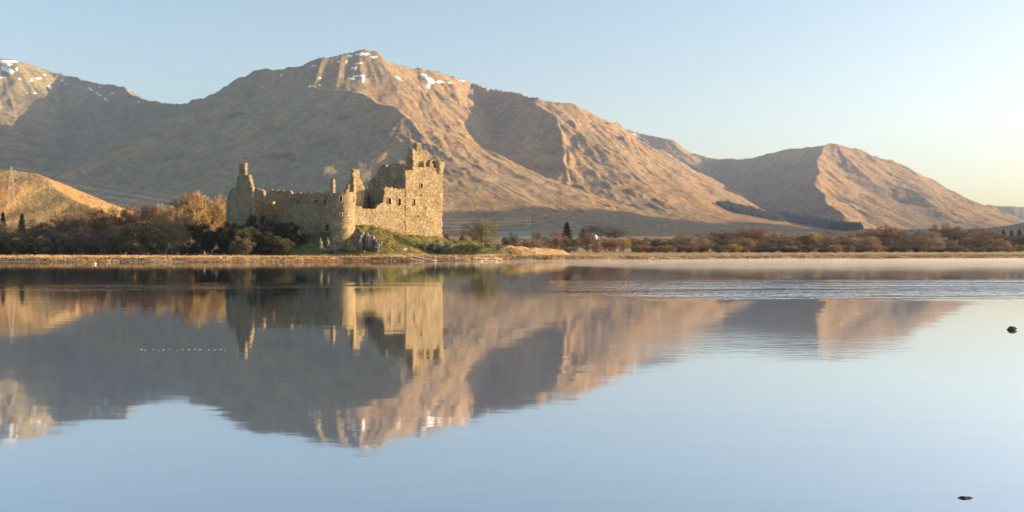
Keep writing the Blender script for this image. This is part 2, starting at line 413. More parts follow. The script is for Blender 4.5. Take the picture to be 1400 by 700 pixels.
def knoll_z(X, Y):
    best = np.zeros_like(X)
    for k, pts in enumerate(KN):
        P = np.array([tuple(p) for p in pts])
        for a, b in zip(P[:-1], P[1:]):
            d = b - a; L2 = d[0] ** 2 + d[1] ** 2
            t = np.clip(((X - a[0]) * d[0] + (Y - a[1]) * d[1]) / L2, 0, 1)
            dist = np.hypot(X - (a[0] + t * d[0]), Y - (a[1] + t * d[1]))
            hz = a[2] + t * d[2]
            s = (.72 if k == 0 else .85 if (k == 1 and a[0] < rp(500, 0, 297)[0]) else .55 if k == 1 else .42)
            z = hz - np.maximum(0, np.sqrt((dist - 1.0).clip(0) ** 2 + 1) - 1) * s
            best = np.maximum(best, z)
    return best
def ground_z(X, Y):
    px = 700 + 1400 * X / np.maximum(Y, 1)
    d = Y - shore_y(px) + 2.2 * fbm(X / 14, Y / 14, 3, 91) + 1.0 * fbm(X / 4, Y / 4, 2, 17)
    z = np.where(d < 0, np.maximum(d * .12, -2), d * .045)
    z = z + .55 * smooth01((d - 4 - 1.5 * fbm(X / 9, Y / 9, 2, 8)) / 2.2)
    z = z - .045 * np.clip(d - 8, 0, None) + .016 * np.clip(d - 8, 0, 30)
    z = z + .004 * np.clip(Y - 320, 0, 280) * smooth01((d - 30) / 40)
    z = z + .12 * smooth01(d / 8) * fbm(X / 3, Y / 6, 4, 63)
    kz = knoll_z(X, Y)
    rough = smooth01((kz - 1.5) / 2.5)
    kz = kz + rough * (.45 * fbm(X / 3.2, Y / 3.2, 4, 77) + .35 * fbm(X / 1.1, Y / 1.1, 2, 29))
    zz = np.where(kz > z, kz, z); zz = np.where(d < 0, z, zz)
    far = smooth01((Y - 620) / 300)
    return zz, d, px, kz, far
def land_z(X, Y):
    X = np.asarray(X, float).reshape(-1); Y = np.asarray(Y, float).reshape(-1)
    zz, d, px, kz, far = ground_z(X, Y)
    if np.any(far > 0):
        i = far > 0; hz = hills_z(X[i], Y[i]); zz[i] = zz[i] * (1 - far[i]) + hz * far[i]
    return zz
def lz(x, y): return float(land_z([x], [y])[0])

tcols = np.concatenate([np.linspace(-1.5, -.62, 45)[:-1], np.arange(-.62, .62, .00118), np.linspace(.62, 1.2, 60), np.linspace(1.22, 2.4, 50)])
def polar_mesh(name, rows, zf, m, attrs):
    T, Yr = np.meshgrid(tcols, rows); X = np.clip(T, -.62, .62) * Yr + (T - np.clip(T, -.62, .62)) * np.minimum(Yr, 2800)
    z = np.empty_like(X)
    nr = len(rows); step = 60
    at = {k: np.empty_like(X) for k in attrs}
    for i in range(0, nr, step):
        zz = zf(X[i:i + step], Yr[i:i + step]); z[i:i + step] = zz
    for k, f in attrs.items():
        for i in range(0, nr, step): at[k][i:i + step] = f(X[i:i + step], Yr[i:i + step], z[i:i + step])
    nc = len(tcols)
    idx = np.arange(nr * nc).reshape(nr, nc)
    f = np.stack([idx[:-1, :-1], idx[:-1, 1:], idx[1:, 1:], idx[1:, :-1]], -1).reshape(-1, 4)
    me = bpy.data.meshes.new(name)
    v = np.stack([X, Yr, z], -1).reshape(-1, 3).astype(np.float32)
    me.vertices.add(len(v)); me.vertices.foreach_set('co', v.ravel())
    me.loops.add(f.size); me.loops.foreach_set('vertex_index', f.ravel().astype(np.int32))
    me.polygons.add(len(f)); me.polygons.foreach_set('loop_start', (np.arange(len(f)) * 4).astype(np.int32))
    me.polygons.foreach_set('loop_total', np.full(len(f), 4, np.int32)); me.polygons.foreach_set('use_smooth', np.ones(len(f), bool))
    me.update(calc_edges=True)
    for k, a in at.items():
        A = me.attributes.new(k, 'FLOAT', 'POINT'); A.data.foreach_set('value', a.ravel().astype(np.float32))
    me.materials.append(m)
    return link_mesh(name, me), v

def blobs(X, Y, z, lst, soft=1.0):
    px = 700 + 1400 * X / Y; py = HY - (z - H) / Y * 1400
    o = np.zeros_like(X)
    for (bx, by, rx, ry, *rot) in lst:
        a = rot[0] if rot else 0
        dx = px - bx; dy = py - by; c, s = math.cos(a), math.sin(a)
        u = (dx * c + dy * s) / rx; v = (-dx * s + dy * c) / ry
        o = np.maximum(o, np.clip(1.3 - .8 * (u * u + v * v), 0, 1))
    return o
SNOW = [(495, 74, 12, 2.0), (480, 76, 5, 1.2), (512, 78, 5, 1.6), (474, 84, 2.4, 1.6), (489, 87, 8, 1.4), (484, 93, 5, 1.8), (463, 84, 3, 1.4), (497, 108, 2, 6), (490, 104, 8, 1.2), (482, 108, 5, 1.2),
        (385, 103, 3, 1.2), (437, 107, 3, 1.6), (424, 118, 4, 1.2), (437, 117, 3, 1.3), (579, 104, 5, 3.4, .5), (588, 110, 7, 3.6, .5), (586, 117, 3.2, 4), (602, 112, 6, 2), (632, 110, 4, 1.4), (545, 107, 6, 1.2, .7),
        (646, 125, 2, 4), (615, 113, 3, 1.2), (668, 123, 3, 1.2), (655, 120, 3, 1), (430, 90, 4, 1.0), (8, 86, 10, 3, .3), (9, 95, 9, 3.5, .4), (16, 84, 8, 1.6, .1), (2, 106, 7, 1.6), (16, 98, 4, 3), (23, 95, 2, 3),
        (53, 107, 4, 1.6), (43, 110, 2, 3), (27, 108, 3, 1.5), (68, 119, 3.5, 2.4, .5), (85, 110, 1.6, 3), (90, 115, 2, 1), (48, 127, 3, 1.2), (38, 127, 1.5, 1.3), (124, 122, 5, 1.2, .6), (135, 129, 5, 1, .6), (145, 136, 5, 1.1, .65),
        (111, 111, 2, 1), (137, 119, 2, 1), (154, 127, 2.4, 1), (52, 124, 2, 1), (60, 102, 3, 1), (190, 139, 2, 1), (884, 193, 8, 1.2, .75), (872, 186, 6, 1.2, .4), (868, 183, 4, 1)]
FIELD = [(700, 317, 50, 3.2), (745, 314, 40, 3.0), (722, 322, 34, 3.5), (690, 326, 30, 3), (822, 326, 14, 1.8), (785, 325, 10, 1.5), (760, 325, 14, 2), (655, 314, 16, 2.0), (850, 300, 60, 1.0)]
WOOD = [(1000, 285, 20, 4, .3), (1032, 291, 32, 5, .2), (1072, 298, 38, 5.5, .15), (1112, 304, 38, 5, .12), (1145, 310, 30, 4.5, .1)]
def a_snow(X, Y, z): return blobs(X, Y, z, SNOW) * (Y > 3600)
def a_field(X, Y, z): return np.clip(blobs(X, Y, z, FIELD) * 3 - 1.2, 0, 1) * (Y < 2300)
def a_woodfar(X, Y, z): return np.clip((blobs(X, Y, z, WOOD) + .8 * fbm(X / 120, Y / 90, 4, 66) - .4) * 3, 0, 1) * (Y > 2200) * (Y < 5600)
def a_olive(X, Y, z): return smooth01((540 - (700 + 1400 * X / Y) + 60 * fbm(X / 260, Y / 260, 4, 19)) / 110) * smooth01((Y - 2000) / 500)
def a_bracken(X, Y, z): return smooth01((-X - Y * .22 + 50 * fbm(X / 100, Y / 100, 3, 5)) / 60) * smooth01((1750 - Y) / 200) * smooth01((z - 14) / 8)

def zg(X, Y): s = X.shape; return land_z(X, Y).reshape(s)
def gattr(i):
    def f(X, Y, z):
        zz, d, px, kz, far = ground_z(X.ravel(), Y.ravel())
        d = d.reshape(X.shape); px = px.reshape(X.shape); kz = kz.reshape(X.shape)
        n1 = fbm(X / 6, Y / 6, 3, 55)
        if i == 'mud': return smooth01((5.0 - d + 2 * n1) / 2.5) * np.where(px < 470, 1, .45)
        if i == 'green': return smooth01((kz - 1.25 + .5 * n1) / .8) * smooth01((705 - px) / 30) * smooth01((350 - Y) / 20)
        if i == 'wood': return smooth01((d - 14 + 4 * n1) / 5) * smooth01((420 - px) / 60)
        if i == 'rock': return smooth01((fbm(X / 2.4, Y / 2.4, 3, 21) - .18) / .2) * smooth01((kz - 2.2) / 1.5) * smooth01((530 - px) / 18) * smooth01((px - 425) / 10) * smooth01((7.5 - z) / 1)
    return f
rows_near = np.concatenate([np.arange(205, 240, 5.), np.arange(240, 335, .55), 335 * np.exp(np.linspace(0, math.log(900 / 335), 190))])
rows_far = np.concatenate([900 * np.exp(np.linspace(0, math.log(2500 / 900), 170)), np.arange(2509, 5600, 9.0), np.arange(5612, 7700, 15.), 7700 * np.exp(np.linspace(0, math.log(10000 / 7700), 50))])
ground, vg = polar_mesh('ground', rows_near, zg, M['ground'], {k: gattr(k) for k in ('mud', 'green', 'wood', 'rock')})
tag(ground, kind='structure')
hills, vh = polar_mesh('hills', rows_far, zg, M['hills'], dict(snow=a_snow, field=a_field, wood=a_woodfar, bracken=a_bracken, olive=a_olive))
tag(hills, kind='structure')

# loch
wm = np_mesh('water', [(-2600, -150, 0), (2600, -150, 0), (2600, 560, 0), (-2600, 560, 0)], np.array([(0, 1, 2, 3)]), M['water'])
tag(link_mesh('water', wm), kind='structure')
tag(link_mesh('loch_bed', np_mesh('loch_bed', [(-2600, -150, -1.9), (2600, -150, -1.9), (2600, 215, -1.9), (-2600, 215, -1.9)], np.array([(0, 1, 2, 3)]), M['ground'])), kind='structure')

# morning haze in the glen
hm = bpy.data.materials.new('haze'); hm.use_nodes = True; hn = hm.node_tree; hn.nodes.clear()
ho_ = hn.nodes.new('ShaderNodeOutputMaterial'); hv = hn.nodes.new('ShaderNodeVolumePrincipled')
hv.inputs['Density'].default_value = 4.8e-5; hv.inputs['Color'].default_value = (.54, .68, 1.0, 1); hv.inputs['Anisotropy'].default_value = .35
hn.links.new(hv.outputs[0], ho_.inputs['Volume'])
hb = MB(); hb.box((1250, 5050, 620), (20500, 10500, 1246)); tag(hb.build('haze', hm), kind='stuff')

# mist lying on the water off the right shore
def mist():
    us = np.linspace(0, 1, 70); vs_ = np.linspace(0, 1, 26); Uu, Vv = np.meshgrid(us, vs_)
    px = 560 + 1100 * Uu; far = shore_y(px) + 1.0; near = far - (60 + (far - 165) * smooth01(Uu / .45)); Y = near + (far - near) * Vv; X = (px - 700) / 1400 * Y
    e = smooth01(Uu / .3) * smooth01((1 - Uu) / .05) * smooth01(Vv / .75) * (.16 + .84 * smooth01((1 - Vv) / .6)) * smooth01((1 - Vv) / .03)
    top = .12 + e * (1.05 + .5 * fbm(X / 16, Y / 22, 3, 202) + .5 * fbm(X / 5, Y / 12, 3, 203))
    n = Uu.size; idx = np.arange(n).reshape(Uu.shape)
    v = np.concatenate([np.stack([X, Y, np.full_like(X, .05)], -1).reshape(-1, 3), np.stack([X, Y, np.maximum(top, .08)], -1).reshape(-1, 3)])
    a, b, c, d = idx[:-1, :-1].ravel(), idx[:-1, 1:].ravel(), idx[1:, 1:].ravel(), idx[1:, :-1].ravel()
    f = [np.stack([a, d, c, b], -1), np.stack([a + n, b + n, c + n, d + n], -1)]
    for line, fl in ((idx[0], 0), (idx[-1], 1), (idx[:, 0], 1), (idx[:, -1], 0)):
        p, q = line[:-1], line[1:]; f.append(np.stack([p, q, q + n, p + n], -1) if not fl else np.stack([q, p, p + n, q + n], -1))
    m = bpy.data.materials.new('mist'); m.use_nodes = True; k = m.node_tree; k.nodes.clear()
    o = k.nodes.new('ShaderNodeOutputMaterial'); pv = k.nodes.new('ShaderNodeVolumePrincipled'); pv.inputs['Density'].default_value = .0075
    pv.inputs['Color'].default_value = (.93, .93, .95, 1); pv.inputs['Anisotropy'].default_value = .3; k.links.new(pv.outputs[0], o.inputs['Volume'])
    tag(link_mesh('mist', np_mesh('mist', v, np.concatenate(f), m)), 'thin morning mist lying on the water off the right shore', 'mist', kind='stuff')
mist()

# ------------------------------------------------------------------ masonry
def on_plane(px, py, P, u):
    dx = (px - 700) / 1400
    # P + s u = t (dx, 1)
    det = u[0] * (-1) + u[1] * dx
    s = (-(dx * 0) + (P[0] * 1 - P[1] * dx)) / -det if False else None
    A = np.array([[u[0], -dx], [u[1], -1.0]]); rhs = np.array([-P[0], -P[1]])
    s, t = np.linalg.solve(A, rhs)
    return s, H - (py - HY) / 1400 * t
def inpoly(x, z, poly):
    ins = np.zeros(x.shape, bool); n = len(poly)
    for i in range(n):
        x1, z1 = poly[i]; x2, z2 = poly[(i + 1) % n]
        c = ((z1 > z) != (z2 > z)) & (x < (x2 - x1) * (z - z1) / ((z2 - z1) if z2 != z1 else 1e-9) + x1)
        ins ^= c
    return ins
def stone_wall(name, P, u, poly, thick, mat_, parent, holes=(), cell=.3, inward=None, rough=.07, pxpoly=True, jag=.35, seed=0):
    """rubble wall built course by course: poly in picture coordinates laid on the wall's own plane"""
    if pxpoly:
        poly = [on_plane(a, b, P, u) for a, b in poly]
        holes = [(*on_plane(a, b, P, u), *on_plane(c, d, P, u)) for a, b, c, d in holes]
    P2 = np.array([P[0], P[1]]); u2 = np.array([u[0], u[1]])
    nrm = np.array([u2[1], -u2[0]])
    if inward is None: inward = -nrm if nrm[1] < 0 else nrm       # away from the viewer
    pa = np.array(poly); lo = pa.min(0) - cell; hi = pa.max(0) + cell
    ns = int((hi[0] - lo[0]) / cell) + 1; nz = int((hi[1] - lo[1]) / cell) + 1
    sg = lo[0] + (np.arange(ns) + .5) * cell; zg_ = lo[1] + (np.arange(nz) + .5) * cell
    S, Z = np.meshgrid(sg, zg_, indexing='ij')
    jit = jag * cell * 2
    fill = inpoly(S + jit * vnoise(S * 1.7, Z * 1.7, seed + 3), Z + jit * vnoise(S * 1.3, Z * 1.3 + 5, seed + 9), poly)
    for s0, z0, s1, z1 in holes:
        fill &= ~((S > min(s0, s1)) & (S < max(s0, s1)) & (Z > min(z0, z1)) & (Z < max(z0, z1)))
    verts = []; vid = {}
    r_ = np.random.default_rng(seed + 100)
    JN = r_.normal(0, rough, (ns + 1, nz + 1)); JS = r_.uniform(-.12, .12, (ns + 1, nz + 1)) * cell; JZ = r_.uniform(-.12, .12, (ns + 1, nz + 1)) * cell
    def vert(i, k, side):
        key = (i, k, side)
        if key not in vid:
            s = lo[0] + i * cell + JS[i, k]; z = lo[1] + k * cell + JZ[i, k]
            off = JN[i, k] if side == 0 else thick + JN[i, k]
            p = P2 + u2 * s + inward * off
            vid[key] = len(verts); verts.append((p[0], p[1], z))
        return vid[key]
    q = []
    for i in range(ns):
        for k in range(nz):
            if not fill[i, k]: continue
            q.append((vert(i, k, 0), vert(i + 1, k, 0), vert(i + 1, k + 1, 0), vert(i, k + 1, 0)))
            q.append((vert(i, k, 1), vert(i, k + 1, 1), vert(i + 1, k + 1, 1), vert(i + 1, k, 1)))
            if i == 0 or not fill[i - 1, k]: q.append((vert(i, k, 0), vert(i, k + 1, 0), vert(i, k + 1, 1), vert(i, k, 1)))
            if i == ns - 1 or not fill[i + 1, k]: q.append((vert(i + 1, k, 0), vert(i + 1, k, 1), vert(i + 1, k + 1, 1), vert(i + 1, k + 1, 0)))
            if k == 0 or not fill[i, k - 1]: q.append((vert(i, k, 0), vert(i, k, 1), vert(i + 1, k, 1), vert(i + 1, k, 0)))
            if k == nz - 1 or not fill[i, k + 1]: q.append((vert(i, k + 1, 0), vert(i + 1, k + 1, 0), vert(i + 1, k + 1, 1), vert(i, k + 1, 1)))
    me = np_mesh(name, np.array(verts), np.array(q), mat_)
    return link_mesh(name, me, parent)

def drum(name, c, r_of_z, z0, z1, parent, mat_, holes=(), thick=.9, cell=.3, seed=0, top_jag=.4, arc=None):
    """ruined hollow cylinder; holes (a0,a1,z0,z1), a = angle from +X"""
    rm = r_of_z((z0 + z1) / 2); n = int(2 * math.pi * rm / cell); nz = int((z1 - z0) / cell) + 3
    r_ = np.random.default_rng(seed)
    J = r_.normal(0, .05, (n, nz + 1))
    A = (np.arange(n) + .5) / n * 2 * math.pi; top = z1 + top_jag * vnoise(A * 3, A * 0, seed)
    fill = np.zeros((n, nz), bool)
    for i in range(n):
        a = A[i]
        if arc and not (arc[0] <= a <= arc[1]): continue
        for k in range(nz):
            z = z0 + (k + .5) * cell
            ok = z < top[i]
            for a0, a1, h0, h1 in holes:
                if a0 < a < a1 and h0 < z < h1: ok = False
            fill[i, k] = ok
    verts = []; vid = {}
    def vert(i, k, side):
        i %= n; key = (i, k, side)
        if key not in vid:
            a = i / n * 2 * math.pi; z = z0 + k * cell; rr = r_of_z(z) + J[i, k] - (thick if side else 0)
            vid[key] = len(verts); verts.append((c[0] + rr * math.cos(a), c[1] + rr * math.sin(a), z))
        return vid[key]
    q = []
    for i in range(n):
        for k in range(nz):
            if not fill[i, k]: continue
            q.append((vert(i, k, 0), vert(i + 1, k, 0), vert(i + 1, k + 1, 0), vert(i, k + 1, 0)))
            q.append((vert(i, k, 1), vert(i, k + 1, 1), vert(i + 1, k + 1, 1), vert(i + 1, k, 1)))
            if not fill[i - 1, k]: q.append((vert(i, k, 0), vert(i, k + 1, 0), vert(i, k + 1, 1), vert(i, k, 1)))
            if not fill[(i + 1) % n, k]: q.append((vert(i + 1, k, 0), vert(i + 1, k, 1), vert(i + 1, k + 1, 1), vert(i + 1, k + 1, 0)))
            if k == nz - 1 or not fill[i, k + 1]: q.append((vert(i, k + 1, 0), vert(i + 1, k + 1, 0), vert(i + 1, k + 1, 1), vert(i, k + 1, 1)))
            if k == 0 or not fill[i, k - 1]: q.append((vert(i, k, 0), vert(i, k, 1), vert(i + 1, k, 1), vert(i + 1, k, 0)))
    return link_mesh(name, np_mesh(name, np.array(verts), np.array(q), mat_), parent)

castle = empty('castle', (0, 0, 0))
tag(castle, 'ruined roofless rubble stone castle with round tower and tall square keep on the green knoll', 'castle')
S = M['stone']
def plane_at(px, Y, u): return (np.array(ray(px, 0, Y)[:2]), np.array([u.x, u.y]))
# right curtain wall: from the round tower to the keep, sunlit
PR = np.array([P0.x, P0.y]); uR = np.array([U.x, U.y]); uL = np.array([V.x, V.y])
def ptR(px): s, _ = on_plane(px, 0, PR, uR); return PR + uR * s
wR = stone_wall('curtain_wall', PR, uR, [(478, 325), (478, 279), (484, 280), (492, 283), (502, 286), (508, 286.5), (513, 285), (517, 279), (523, 277.5), (525, 257), (528, 255), (531, 257),
      (534, 255.5), (537, 258), (541, 256), (545, 258.5), (549, 257), (552, 258), (558, 256), (558, 335), (520, 332)], 1.3, S, castle,
      holes=[(530.4, 270.2, 534.4, 280), (544, 271.2, 548, 280.8)], seed=1)
PRK = PR + np.array([uR[1], -uR[0]]) * .04
wK = stone_wall('keep', PRK, uR, [(554, 340), (554, 231), (556, 227), (560, 226), (566, 227), (572, 229), (579, 228.5), (587, 228), (587, 219), (592, 219), (592, 229), (604.3, 229), (604.6, 240), (604.8, 340)], 1.6, S, castle,
      holes=[(574.6, 250.5, 578, 257), (575, 266, 578, 268.6), (564.6, 272, 567.6, 281.6), (580.4, 282.6, 583, 285.6), (571, 294, 573.4, 297.4)], seed=2)
kL = ptR(554) ; kR = ptR(604.6)
W15 = 15.5
# keep's shaded left side wall
kw = stone_wall('side_wall', kL + uL * .35 + uR * .12, uL, [(552.8, 330), (552.8, 226), (549, 225), (545, 228), (543, 223.5), (540, 225), (537, 224), (534, 226), (531, 226.5), (528, 229), (524, 225.5), (521, 226), (519, 228), (517, 233), (515, 236), (513, 242), (511, 241), (509, 244), (506, 246),
      (504, 251), (503, 262), (504, 275), (503, 320), (525, 330)], 1.4, S, wK, seed=3, inward=np.array([U.x, U.y]))
a = kR + uL * 1.65
bw = stone_wall('side_wall', a, uL, [(0, 4), (0, 21.5), (6, 21), (9, 19.8), (W15 - 3, 20.4), (W15 - 1.7, 20), (W15 - 1.7, 4)], 1.4, S, wK, seed=4, inward=np.array([-U.x, -U.y]), pxpoly=False)
lenK = float(np.linalg.norm(kR - kL))
a = kL + uL * W15 + uR * 1.45
stone_wall('back_wall', a, uR, [(0, 4), (0, 17.5), (3, 16.5), (5, 19.5), (lenK - 4.5, 20), (lenK - 2.9, 19), (lenK - 2.9, 4)], 1.3, S, wK, seed=5, pxpoly=False)
# caphouse gable and chimney above the keep's parapet
gP = kL + uL * 1.9
stone_wall('caphouse_gable', gP, uR, [(558, 232), (558, 224), (561.5, 210), (563.5, 203.6), (566, 204), (568, 207), (570, 207), (575.5, 204), (578, 206), (580.5, 209), (584, 211.8), (584.6, 216.5), (578.6, 217.6), (578.4, 232)], 1.2, S, wK,
      holes=[(564, 211, 565.6, 216)], seed=6, cell=.25)
stone_wall('caphouse_side', kL + uL * 2.2 + uR * .35, uL, [(563.2, 232), (563.2, 203.4), (557.4, 203.4), (556.8, 212), (555.4, 212), (555.4, 232)], .9, S, wK, seed=7, cell=.25, inward=np.array([U.x, U.y]))
def block(name, P, u, poly, thick, parent, seed, **k): return stone_wall(name, P, u, poly, thick, S, parent, seed=seed, cell=.22, rough=.03, jag=.15, **k)
block('chimney', gP + uL * .1, uR, [(569.4, 209), (569.4, 195.4), (576, 195.4), (576, 209)], 1.5, wK, 8)
block('merlon', gP + uL * 4.5, uR, [(578.6, 232), (578.6, 217.4), (586, 217.2), (586, 232)], .9, wK, 9)
# corner turret of the keep
tc = kR + uL * 1.0 - uR * .9
zt = lambda py, Y: H - (py - HY) / 1400 * Y
tY = tc[1]
drum('corner_turret', tc, lambda z: 1.55 + .35 * min(1, max(0, (z - zt(236, tY)) / 2.2)), zt(238, tY), zt(220.5, tY), wK, S, seed=4, thick=.5, cell=.25, top_jag=.5)
# round tower
rc = P0 + Vector((.0, .4)); Yt = rc.y
rpx = 16.6 / 1400 * Yt
zc = zt(312.5, Yt)
rt = drum('round_tower', (rc.x, rc.y), lambda z: rpx + (.18 if abs(z - zc) < .25 else 0) + max(0, (zc - z)) * .03, zt(342, Yt), zt(263.8, Yt), castle, S,
     holes=[(4.66, 4.84, zt(276.5, Yt), zt(269, Yt)), (4.68, 4.84, zt(295.6, Yt), zt(292, Yt)), (6.0, 6.2, zt(276, Yt), zt(268.5, Yt)), (3.3, 3.6, zt(276, Yt), zt(269, Yt)), (6.02, 6.16, zt(296, Yt), zt(292, Yt))], seed=9, top_jag=.35)
# left curtain wall, in shade
LP = np.array([P0.x, P0.y])
lw_ = stone_wall('curtain_wall', LP, uL, [(462, 335), (462, 280), (452, 280.5), (440, 280), (428, 279.6), (415, 280), (400, 279), (385, 279.3), (370, 279), (355, 279.4), (338, 278.6), (338, 345), (400, 345)], 1.5, S, castle,
      holes=[(443.8, 306, 450.4, 316)], seed=11)
# barrack range behind it: a higher ragged wall with open windows
bP = LP + uR * 5.5
stone_wall('range_wall', bP, uL, [(452, 330), (452, 266), (450, 262), (447, 261.5), (443, 263), (440, 267), (437, 264), (433, 263.6), (429, 264.6), (428, 268), (424.5, 268.5), (423, 262), (420, 260), (418, 263), (414.5, 262), (412, 266),
      (408, 263), (403, 265), (397, 265), (395, 260.5), (385, 261), (374, 259.6), (368, 260), (364, 264), (362.6, 269), (360.4, 269), (359, 262), (354, 259), (346, 257.6), (341, 258), (330, 262), (330, 340)], 1.1, S, castle,
      holes=[(429.6, 274, 434.2, 281.5), (442.4, 275, 446.6, 280.5), (371.6, 274.6, 376.6, 281), (406, 275, 409, 280)], seed=12)
cP = LP + uR * 13
stone_wall('courtyard_wall', cP, uL, [(499, 330), (499, 268), (494, 262), (480, 270), (470, 270), (455, 268), (452, 274), (448, 270), (444, 268), (440, 272), (436, 268), (430, 269), (424, 266), (418, 270), (410, 330)], 1.1, S, castle,
      holes=[(444, 275, 447, 280)], seed=13)
# corner tower on the left with its tall stack
cx = LP + uL * 41.0
cpt = lambda px: None
ctP = LP + uL * 38.5 + uR * (-1.5)
def ctp(px, Y): return np.array(ray(px, 0, Y)[:2])
c0 = ctp(341, 315)
stone_wall('corner_tower', c0, uL, [(342, 345), (342, 257), (340, 247), (338, 240), (334, 238), (325, 240), (323.6, 246), (323, 256), (316, 258), (313, 262), (312, 268), (309.6, 275), (308.8, 300), (308.5, 345)], 1.4, S, castle, seed=14)
ct = bpy.context
o_ct = [o for o in castle.children if o.name.startswith('corner_tower')][0]
stone_wall('side_wall', c0 + uL * .2 + uR * .1, uR, [(0, 2), (0, 17.5), (1.6, 16.8), (2.6, 14), (2.6, 2)], 1.4, S, o_ct, seed=15, pxpoly=False)
c1 = c0 + uR * 1.0 + uL * .8
block('chimney', ctp(338, 318.0), np.array([U.x, U.y]) * 1.0, [(334.4, 244), (334.4, 222.6), (338.2, 222.6), (338.2, 244)], 1.3, o_ct, 16)
block('chimney_side', ctp(334.4, 317.4), uL, [(334.2, 244), (334.2, 223), (327.2, 223), (326.6, 240), (325, 244)], 1.0, o_ct, 17, inward=np.array([U.x, U.y]))
# free standing stack behind the round tower, and the chimney gable
block('chimney', ctp(458.4, 297), np.array([U.x, U.y]), [(454.6, 282), (454.6, 244.8), (458.6, 244.8), (458.6, 282)], 1.0, castle, 18)
block('chimney_side', ctp(454.6, 296.8), uL, [(454.6, 282), (454.6, 245), (451.8, 245), (451.8, 282)], .8, [o for o in castle.children if o.name.startswith('chimney')][-1], 19, inward=np.array([U.x, U.y]))
gb = ctp(482, 299.5)
gg = stone_wall('gable_wall', gb, uR, [(472, 282), (472, 262), (482.2, 243.5), (482.4, 231.6), (491.6, 231.8), (492, 244), (495, 249), (498, 257), (498.8, 264), (498, 272), (496, 284)], 1.2, S, castle, seed=20)
stone_wall('gable_side', ctp(482, 299.0), uL, [(482.4, 280), (482.4, 243), (478.6, 247), (474.5, 254), (469.6, 262), (468, 266), (467, 280)], .9, S, gg, seed=21, inward=np.array([U.x, U.y]), cell=.25)
stone_wall('range_wall', ctp(506, 309), uL, [(507, 300), (507, 259), (504, 257.6), (501, 260), (499, 258), (498, 268), (497, 272), (496, 300)], 1.1, S, castle, seed=22)
# dressed margins round the windows; dark panels behind them paint the shade inside
def window(P, u, x0, y0, x1, y1, parent, depth):
    s0, z0 = on_plane(x0, y0, P, u); s1, z1 = on_plane(x1, y1, P, u)
    if s0 > s1: s0, s1 = s1, s0
    if z0 > z1: z0, z1 = z1, z0
    nrm = np.array([u[1], -u[0]]); nrm = nrm if nrm[1] < 0 else -nrm
    mb = MB(); w_ = .16
    rot = Matrix.Rotation(math.atan2(u[1], u[0]), 3, 'Z')
    def bx(sa, sb, za, zb):
        p = P + u * (sa + sb) / 2 + nrm * .0
        mb.box((p[0], p[1], (za + zb) / 2), (sb - sa, .36, zb - za), rot)
    bx(s0 - w_, s0, z0 - w_, z1 + w_); bx(s1, s1 + w_, z0 - w_, z1 + w_); bx(s0, s1, z1, z1 + w_); bx(s0, s1, z0 - w_, z0)
    wo = mb.build('window', M['margin'], parent)
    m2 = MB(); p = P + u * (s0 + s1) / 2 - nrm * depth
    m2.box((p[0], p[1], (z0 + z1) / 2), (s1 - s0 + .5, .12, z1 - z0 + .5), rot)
    m2.build('opening_shade_panel', M['recess'], wo)
for h in ((530.4, 270.2, 534.4, 280), (544, 271.2, 548, 280.8)): window(PR, uR, *h, wR, .9)
for h in ((574.6, 250.5, 578, 257), (575, 266, 578, 268.6), (564.6, 272, 567.6, 281.6), (580.4, 282.6, 583, 285.6), (571, 294, 573.4, 297.4)): window(PR, uR, *h, wK, .9)
window(LP, uL, 444.0, 307, 450.0, 316, lw_, .9)
def drum_window(a, za, zb, hw):
    mb = MB(); rr = rpx + .02; p = (rc.x + rr * math.cos(a), rc.y + rr * math.sin(a)); rot = Matrix.Rotation(a + math.pi / 2, 3, 'Z')
    t = Vector((-math.sin(a), math.cos(a)))
    for s_ in (-1, 1): mb.box((p[0] + t.x * s_ * (hw + .08), p[1] + t.y * s_ * (hw + .08), (za + zb) / 2), (.16, .3, zb - za + .3), rot)
    for z in (za - .08, zb + .08): mb.box((p[0], p[1], z), (hw * 2, .3, .16), rot)
    wo = mb.build('window', M['margin'], rt)
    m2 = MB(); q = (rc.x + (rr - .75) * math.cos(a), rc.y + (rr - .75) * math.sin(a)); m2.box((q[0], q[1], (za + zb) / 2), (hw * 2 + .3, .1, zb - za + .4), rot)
    m2.build('opening_shade_panel', M['recess'], wo)  # added dark panel, coloured as the shade within the tower opening
drum_window(4.75, zt(276.5, Yt), zt(269, Yt), .33); drum_window(4.76, zt(295.6, Yt), zt(292, Yt), .3); drum_window(6.1, zt(276, Yt), zt(268.5, Yt), .33)

